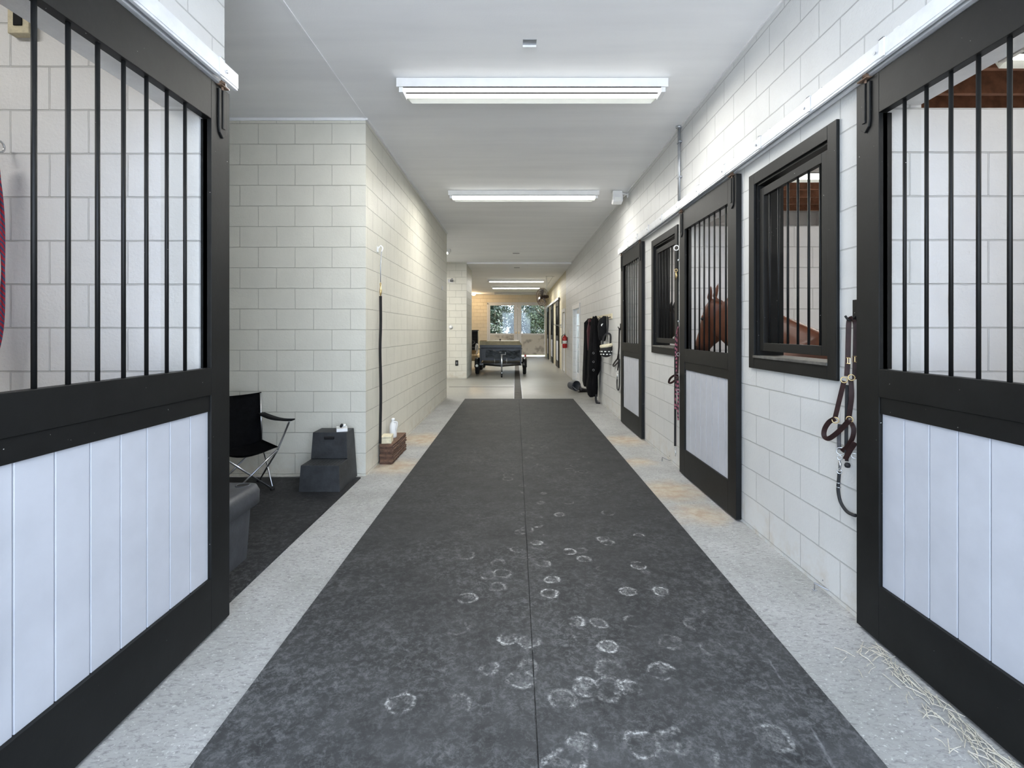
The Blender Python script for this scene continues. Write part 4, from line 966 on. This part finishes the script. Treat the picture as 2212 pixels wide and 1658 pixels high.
# ------------------------------------------------------------------ horses
def horse(label, spine, neck, head, coat, legs, name='horse'):
    """spine: (x,y,z,half width,half height) rump to chest; neck: (x,y,z,half width,half depth);
       head: poll, muzzle, forehead normal"""
    t = thing(name, label, 'horse', (0, 0, 0))
    bm = bmn(); seg = 20
    def ell(c, a, b, ra, rb): return [c+a*math.cos(i*2*PI/seg)*ra+b*math.sin(i*2*PI/seg)*rb for i in range(seg)]
    P = [Vector(s[:3]) for s in spine]; rings = []
    for i, s in enumerate(spine):
        d = (P[min(i+1, len(P)-1)]-P[max(i-1, 0)]); d.z = 0; d.normalize(); side = Vector((-d.y, d.x, 0))
        rings.append(ell(P[i], side, Vector((0, 0, 1)), s[3], s[4]))
    ring_loft(bm, rings)
    P = [Vector(s[:3]) for s in neck]; rings = []
    for i, s in enumerate(neck):
        d = (P[min(i+1, len(P)-1)]-P[max(i-1, 0)]).normalized(); side = d.cross(Vector((0, 0, 1))).normalized(); up = side.cross(d).normalized()
        rings.append(ell(P[i], side, up, s[3], s[4]))
    ring_loft(bm, rings)
    poll, muz, nrm = (Vector(v) for v in head); L = (muz-poll).length; h = (muz-poll).normalized()
    n_ = (nrm-h*nrm.dot(h)).normalized(); lat = h.cross(n_).normalized()
    # t along head, half width, forehead extent, jaw extent
    HS = [(-.06, .050, .040, .06), (.0, .075, .070, .095), (.12, .092, .085, .15), (.25, .098, .084, .20), (.38, .088, .078, .21), (.52, .070, .070, .185), (.68, .058, .060, .145), (.82, .056, .056, .11), (.92, .056, .052, .095), (1.0, .050, .042, .075), (1.05, .028, .02, .035)]
    k = L/.50; rings = []
    for tt, wd, fo, ja in HS:
        c = poll+h*tt*L; ring = []
        for i in range(seg):
            a = i*2*PI/seg; q = math.sin(a); ring.append(c+lat*math.cos(a)*wd*k+n_*(q*fo if q > 0 else q*ja)*k)
        rings.append(ring)
    ring_loft(bm, rings)
    # ears: leaf-shaped shells
    for s in (-1, 1):
        b0 = poll+lat*s*.055*k+n_*.055*k-h*.02; ax = (-h*.75+n_*.05+lat*s*.22+Vector((0, 0, .35))).normalized(); wv = (lat*.9-h*0).cross(ax).normalized(); sd = ax.cross(wv).normalized()
        rings = []
        for u, wd, dp in ((0, .026, .024), (.25, .033, .024), (.55, .030, .018), (.8, .018, .011), (1.0, .004, .004)):
            c = b0+ax*u*.165; rings.append(ell(c, sd, wv, wd, dp))
        ring_loft(bm, rings)
    # brow bulges
    for s in (-1, 1):
        c = poll+h*.30*L+lat*s*.085*k+n_*.045*k; rr = .026
        rings = [ell(c+lat*s*math.sin(a)*rr*.6, h, n_, math.cos(a)*rr*1.3+.001, math.cos(a)*rr+.001) for a in (-1.4, -.8, -.2, .3, .8, 1.3)]
        ring_loft(bm, rings)
    for chain in legs:
        pts = [Vector(c[:3]) for c in chain]; rs = [c[3] for c in chain]; tube(bm, pts, rs, 14)
    body = obj('body', bm, coat, t, True)
    rm = body.modifiers.new('r', 'REMESH'); rm.mode = 'VOXEL'; rm.voxel_size = .013; rm.use_smooth_shade = True
    sm = body.modifiers.new('s', 'SMOOTH'); sm.factor = .5; sm.iterations = 6
    for s in (-1, 1):
        c = poll+h*.315*L+lat*s*.101*k+n_*.040*k
        bm = bmn(); lathe(bm, [(0, -.017), (.012, -.013), (.018, 0), (.012, .013), (0, .017)], c); obj('eye', bm, M['hole'], t, True, label='dark eye')
        c = poll+h*.95*L+lat*s*.048*k+n_*.015*k; bm = bmn(); torus(bm, c, .016, .006, lat, 14, 6); obj('nostril', bm, M['hole'], t, True)
    return t, poll, h, n_, lat, k
def legset(spots, kz=1.0):
    out = []
    for (x, y, top, dx, dy, front) in spots:
        if front: out.append([(x, y, top, .10), (x, y, .80, .075), (x+dx*.02, y+dy*.02, .52, .048), (x, y, .48, .042), (x, y, .20, .028), (x+dx*.02, y+dy*.02, .13, .038), (x+dx*.05, y+dy*.05, .07, .040), (x+dx*.06, y+dy*.06, .0, .055)])
        else: out.append([(x, y, top, .15), (x+dx*.06, y+dy*.06, .88, .12), (x-dx*.04, y-dy*.04, .66, .06), (x-dx*.12, y-dy*.12, .52, .045), (x-dx*.09, y-dy*.09, .35, .034), (x-dx*.06, y-dy*.06, .20, .030), (x-dx*.03, y-dy*.03, .12, .040), (x, y, .0, .055)])
    return out
d1 = Vector((-.50, .87, 0)); s1 = Vector((-.87, -.50, 0))
def pt(o, f, l): return Vector((o[0], o[1], 0))+d1*f+s1*l
fl = Vector((2.52, 4.35, 0)); hl = Vector((3.08, 3.38, 0))
lg = legset([(*(fl+s1*.13)[:2], 1.2, d1.x, d1.y, 1), (*(fl-s1*.13)[:2], 1.2, d1.x, d1.y, 1), (*(hl+s1*.14)[:2], 1.2, d1.x, d1.y, 0), (*(hl-s1*.14)[:2], 1.2, d1.x, d1.y, 0)])
HP = horse('chestnut horse standing in the stall behind the second right door', 
      [(3.32, 2.99, 1.13, .10, .14), (3.25, 3.10, 1.19, .22, .28), (3.12, 3.30, 1.22, .28, .31), (2.98, 3.55, 1.18, .27, .31), (2.84, 3.80, 1.14, .28, .33), (2.70, 4.02, 1.16, .27, .37), (2.60, 4.20, 1.18, .24, .38), (2.48, 4.42, 1.17, .22, .33), (2.38, 4.58, 1.14, .14, .20)],
      [(2.62, 4.18, 1.24, .15, .30), (2.46, 4.46, 1.42, .12, .27), (2.31, 4.72, 1.55, .10, .27), (2.18, 4.94, 1.68, .085, .245), (2.09, 5.08, 1.765, .075, .20)],
      [(2.06, 5.10, 1.885), (1.972, 5.36, 1.40), (-.72, .58, .40)], M['chestnut'], lg)
HP[0]['label'] = 'chestnut horse with pricked ears standing in the stall behind the second right door'
d1 = Vector((-.92, .38, 0)); s1 = Vector((-.38, -.92, 0)); fl = Vector((3.05, 7.0, 0)); hl = Vector((4.1, 6.58, 0))
lg = legset([(*(fl+s1*.13)[:2], 1.2, d1.x, d1.y, 1), (*(fl-s1*.13)[:2], 1.2, d1.x, d1.y, 1), (*(hl+s1*.14)[:2], 1.2, d1.x, d1.y, 0), (*(hl-s1*.14)[:2], 1.2, d1.x, d1.y, 0)])
sp = [(1.66, .10, .14, 1.2), (1.55, .22, .28, 1.28), (1.30, .28, .32, 1.31), (1.0, .27, .32, 1.28), (.72, .28, .34, 1.24), (.45, .27, .38, 1.26), (.25, .24, .40, 1.29), (.02, .22, .33, 1.26), (-.15, .14, .2, 1.2)]
horse('dark brown horse in the stall behind the farther barred window',
      [(2.95+(.92*a), 7.08-.38*a, z, w_, h_) for a, w_, h_, z in sp],
      [(3.1, 7.0, 1.32, .15, .30), (2.88, 7.05, 1.46, .12, .25), (2.64, 7.10, 1.62, .10, .20), (2.44, 7.15, 1.74, .085, .17), (2.32, 7.18, 1.80, .075, .13)],
      [(2.29, 7.19, 1.86), (2.17, 7.42, 1.45), (-.7, .5, .4)], M['bay_dark'], lg)

# ------------------------------------------------------------------ straw and litter along the right door
bm = bmn()
for k in range(150):
    u = rnd.random(); y = 1.80+.72*u**1.3; x = 1.83-abs(rnd.gauss(0, .05))-(.0 if rnd.random() < .75 else rnd.uniform(0, .18)); a = rnd.gauss(1.3, .6); l = rnd.uniform(.02, .11)
    dx, dy = math.cos(a)*l/2, math.sin(a)*l/2; z = .004+rnd.random()*.008
    tube(bm, [(x-dx, y-dy, z), (x+rnd.uniform(-.006, .006), y, z+.004), (x+dx, y+dy, z)], .0017, 4)
tag(obj('straw', bm, M['straw']), 'loose straw litter along the bottom of the nearest right door', 'straw', kind='stuff')

# ------------------------------------------------------------------ drum fan
def fan():
    t = thing('hanging_fan', 'round caged fan hanging below the ceiling near the distant stall doors', 'fan', (1.09, 20.6, 3.0))
    ax = Vector((-.85, -.52, -.12)).normalized(); u = ax.orthogonal().normalized(); v = ax.cross(u); R = .37
    def ringpts(r, off): return [u*math.cos(a)*r+v*math.sin(a)*r+ax*off for a in [i*2*PI/32 for i in range(33)]]
    bm = bmn()
    for off, r in ((.09, R*.75), (.0, R), (-.09, R), (.11, R*.45), (-.12, R*.6), (.05, R*.92)): tube(bm, ringpts(r, off), .006, 6)
    for k in range(36):
        a = k*2*PI/36; d = u*math.cos(a)+v*math.sin(a); tube(bm, [d*.07+ax*.125, d*R*.6+ax*.105, d*R*.9+ax*.055, d*R, d*R-ax*.09, d*R*.6-ax*.12], .0035, 5)
    obj('cage', bm, M['rust'], t)
    for k in range(3):
        a0 = k*2*PI/3; bm = bmn(); rings = []
        for r_, wd, tw in ((.05, .04, .5), (.15, .08, .45), (.26, .11, .4), (.33, .09, .35)):
            d = u*math.cos(a0)+v*math.sin(a0); e = ax.cross(d); q = e*math.cos(tw)+ax*math.sin(tw); nn = d.cross(q)
            rings.append([d*r_+q*wd+nn*.003, d*r_-q*wd+nn*.003, d*r_-q*wd-nn*.003, d*r_+q*wd-nn*.003])
        ring_loft(bm, rings); obj('blade', bm, M['grey_bar'], t, True)
    bm = bmn(); tube(bm, [ax*.05, -ax*.14, -ax*.30], [.07, .08, .06], 18); obj('motor', bm, M['hole'], t, True)
    bm = bmn(); tube(bm, [-ax*.2, (.20, .08, .12), (.20, .08, CZ2-3.0)], .015, 8); tube(bm, [(.20, .08, .45), (.48, .08, CZ2-3.0)], .008, 6); box(bm, .16, .52, .05, .11, CZ2-3.0-.02, CZ2-3.0); obj('mount', bm, M['white'], t)
fan()

# ------------------------------------------------------------------ utility trailer
def wheel(t, x, y, r, wd, name='wheel'):
    bm = bmn(); lathe(bm, [(r*.55, -wd/2), (r*.92, -wd/2), (r, -wd*.3), (r, wd*.3), (r*.92, wd/2), (r*.55, wd/2)], (x, y, r), 'x', 28); w_ = obj(name, bm, M['tyre'], t, True)
    bm = bmn(); lathe(bm, [(.03, -wd*.42), (r*.56, -wd*.40), (r*.56, wd*.40), (.03, wd*.42)], (x, y, r), 'x', 20); obj('rim', bm, M['grey_bar'], w_, True)
def trailer():
    t = thing('utility_trailer', 'black utility trailer with olive lid parked beyond the mats', 'trailer', (-.545, 18.3, 0))
    hx = .77
    bm = bmn(); box(bm, -hx, hx, 0, 2.3, .52, .97); box(bm, -hx-.02, hx+.02, -.02, 2.32, .93, .97); box(bm, -hx, hx, .0, 2.3, .34, .42)
    for x in (-hx+.03, 0, hx-.03): box(bm, x-.03, x+.03, -.012, 0, .34, .95)
    obj('bed', bm, M['trailer'], t, bevel=.012)
    bm = bmn(); box(bm, -hx, hx, -.03, .02, .38, .40); box(bm, -.3, .3, -.05, -.01, .66, .69); obj('cross_bar', bm, M['grey_bar'], t, bevel=.004, label='bare grey metal cross bar')
    bm = bmn(); V = [(-hx, 0, .985), (hx, 0, .985), (hx+.02, 0, 1.07), (hx-.08, .0, 1.235), (-hx, 0, 1.235)]
    a = [bm.verts.new((x, 0, z)) for x, y, z in V]; b = [bm.verts.new((x, 1.6, z)) for x, y, z in V]; bm.faces.new(a); bm.faces.new(b[::-1])
    for i in range(5): bm.faces.new((a[i], a[(i+1) % 5], b[(i+1) % 5], b[i]))
    obj('lid', bm, M['olive'], t, bevel=.01, label='olive box lid')
    obj('lid_seal', box(bmn(), -hx+.01, hx-.01, -.012, .0, .985, 1.09), M['trailer'], t)
    bm = bmn(); lathe(bm, [(.015, 1.235), (.012, 1.27), (.035, 1.28), (.035, 1.30), (.01, 1.31)], (-.02, .15, 0)); obj('knob', bm, M['hole'], t, True)
    for x in (-hx-.11, hx+.11):
        wheel(t, x, .32, .27, .13)
        bm = bmn(); rings = []
        for i in range(11):
            a_ = PI*i/10; rings.append([(x-.08, .32-math.cos(a_)*.33, .27+math.sin(a_)*.33), (x+.08, .32-math.cos(a_)*.33, .27+math.sin(a_)*.33), (x+.08, .32-math.cos(a_)*.345, .27+math.sin(a_)*.345), (x-.08, .32-math.cos(a_)*.345, .27+math.sin(a_)*.345)])
        ring_loft(bm, rings); box(bm, min(x, x*.86), max(x, x*.86), .25, .4, .40, .46); obj('mudguard', bm, M['trailer'], t, True)
    bm = bmn(); box(bm, hx+.10, hx+.17, -.04, .0, .66, .74); obj('marker_light', bm, M['red'], t, bevel=.01)
    bm = bmn(); lathe(bm, [(.05, -.03), (.05, 0)], (-hx-.1, -.02, .33), 'y'); obj('lamp', bm, M['refl'], t, True)
    bm = bmn()
    tube(bm, [(-.62, 0, .38), (.06, -1.05, .40)], .035, 4); tube(bm, [(.72, 0, .38), (.08, -1.05, .40)], .035, 4); tube(bm, [(.07, 0, .38), (.07, -1.25, .42)], .04, 4)
    obj('tongue', bm, M['trailer'], t)
    bm = bmn(); tube(bm, [(.07, -1.08, .17), (.07, -1.08, .78)], .028, 12); lathe(bm, [(.035, .78), (.035, .80)], (.07, -1.08, 0)); jk = obj('jack', bm, M['steel'], t, True, label='bare steel tongue jack')
    bm = bmn(); tube(bm, [(.07, -1.08, .79), (.20, -1.08, .79), (.20, -1.08, .87)], .01, 6); tube(bm, [(.07, -1.08, .17), (.07, -1.12, .08)], .016, 6); obj('crank', bm, M['steel'], jk)
    bm = bmn(); lathe(bm, [(.02, -.03), (.07, -.03), (.075, 0), (.07, .03), (.02, .03)], (.07, -1.12, .0755), 'x', 20); obj('jack_wheel', bm, M['tyre'], jk, True)
    bm = bmn(); tube(bm, spline([(-.35, -.03, .66), (-.38, -.07, .80), (-.25, -.09, .88), (-.12, -.07, .80), (-.15, -.04, .70)]), .03, 8); obj('winch_hose', bm, M['grey_bar'], t, True)
    for x, l in ((-.22, .34), (.22, .30)):
        bm = bmn(); tube(bm, [(x, -.06, .66), (x, -.06, .66-l)], .014, 8); obj('hanging_pin', bm, M['steel'], t, True)
    o = thing('folded_tarp', 'crumpled dark blue-grey tarp tied across the trailer front', 'tarp', (-.47, 18.20, 0))
    bm = bmn(); n1, n2 = 24, 8; g = []
    for i in range(n1+1):
        g.append([bm.verts.new((-.62+1.26*i/n1, -.02-.035*abs(noise.noise(Vector((i*.33, j*.45, 2)))), .89-.27*j/n2+.03*math.sin(i*.6))) for j in range(n2+1)])
    for i in range(n1):
        for j in range(n2): bm.faces.new((g[i][j], g[i+1][j], g[i+1][j+1], g[i][j+1]))
    bmesh.ops.solidify(bm, geom=bm.faces[:], thickness=.008)
    obj('cloth', bm, simple('tarp', (.055, .068, .08), .3, 0, .5, 6, .3), o)
trailer()
tag(obj('wooden_block', box(bmn(), -1.30, -1.06, 18.33, 18.6, 1.236, 1.262), M['tan'], bevel=.004), 'short tan board lying on the left end of the trailer lid', 'board')
def mower():
    t = thing('riding_mower', 'riding mower with black ribbed seat half hidden behind the pier', 'riding mower', (-1.92, 21.3, 0))
    bm = bmn(); box(bm, -.38, .38, -.9, .75, .38, .62); box(bm, -.30, .30, .2, 1.0, .55, .95); obj('chassis', bm, M['tan'], t, bevel=.04)
    bm = bmn(); box(bm, -.26, .34, -.35, .12, .80, .92); obj('seat', bm, M['web'], t, bevel=.03)
    bm = bmn(); Mx = Matrix.Translation((0.04, .16, 1.25)) @ Matrix.Rotation(-.12, 4, 'X'); box(bm, -.28, .30, -.04, .05, -.40, .40, Mx)
    for k in range(7): box(bm, -.27, .29, -.065, -.03, -.34+k*.105, -.27+k*.105, Mx)
    obj('backrest', bm, M['web'], t, bevel=.02)
    bm = bmn(); box(bm, .31, .35, -.02, .05, .85, 1.62); obj('seat_edge', bm, M['cream'], t, bevel=.01)
    bm = bmn(); torus(bm, (.02, -.55, 1.12), .19, .018, (0, -.5, .9)); tube(bm, [(.02, -.55, 1.12), (.02, -.7, .6)], .02, 8); obj('steering_wheel', bm, M['web'], t, True)
    for x, y, r in ((-.46, -.55, .24), (.46, -.55, .24), (-.50, .55, .33), (.50, .55, .33)): wheel(t, x, y, r, .2)
    bm = bmn(); tube(bm, spline([(.28, -.5, .62), (.36, -.6, .95), (.30, -.62, 1.05), (.26, -.55, .80)]), .03, 8); obj('hand_lever', bm, M['white'], t, True)
mower()

# ------------------------------------------------------------------ trees beyond the end doors
def tree(label, x, y, h, r, n, leaf, seed):
    R = random.Random(seed); t = thing('leafy_tree', label, 'tree', (x, y, -.04), 0, 'trees beyond the end doors')
    bm = bmn(); tube(bm, [(0, 0, 0), (.05, 0, h*.3), (-.05, .05, h*.6), (0, 0, h*.9)], [.16, .13, .09, .03], 10)
    for k in range(7):
        a = R.random()*6.28; z = h*(.25+.08*k); tube(bm, [(0, 0, z), (math.cos(a)*r*.5, math.sin(a)*r*.5, z+h*.08), (math.cos(a)*r*.8, math.sin(a)*r*.8, z+h*.15)], [.06, .04, .015], 6)
    obj('trunk', bm, M['bark'], t, True)
    bm = bmn(); cl = [(R.uniform(-r, r)*.75, R.uniform(-r, r)*.5, R.uniform(.12, .95)*h, R.uniform(.25, .55)*r) for _ in range(30)]
    for k in range(n):
        cx, cy, cz, cr = cl[k % 30]; p = Vector((R.gauss(0, 1), R.gauss(0, 1), R.gauss(0, 1))).normalized()*cr*R.random()**.4; c = Vector((cx, cy, cz))+p
        a = Vector((R.gauss(0, 1), R.gauss(0, 1), R.gauss(0, 1))).normalized(); b = a.orthogonal().normalized(); s = R.uniform(.07, .14)
        m_ = a.cross(b)*.02
        bm.faces.new([bm.verts.new(c-a*s), bm.verts.new(c+b*s*.45+m_), bm.verts.new(c+a*s), bm.verts.new(c-b*s*.45+m_)])
    obj('foliage', bm, leaf, t)
tree('dark green leafy tree filling the left pane of the end doors', -1.5, 35.6, 5.4, 1.5, 11440, M['leaf_a'], 1)
tree('dark tree behind the centre post of the end doors', .9, 40.5, 6.0, 1.6, 11000, M['leaf_a'], 2)
tree('pale sunlit leafy tree in the right pane of the end doors', 2.3, 36.2, 5.2, 1.5, 10120, M['leaf_b'], 3)
tree('pale low tree at the lower left of the end door panes', -3.4, 44.5, 4.2, 1.8, 7920, M['leaf_b'], 4)
tree('tall dark tree at the far right outside the end doors', 5.6, 47.0, 6.5, 1.9, 9240, M['leaf_a'], 5)
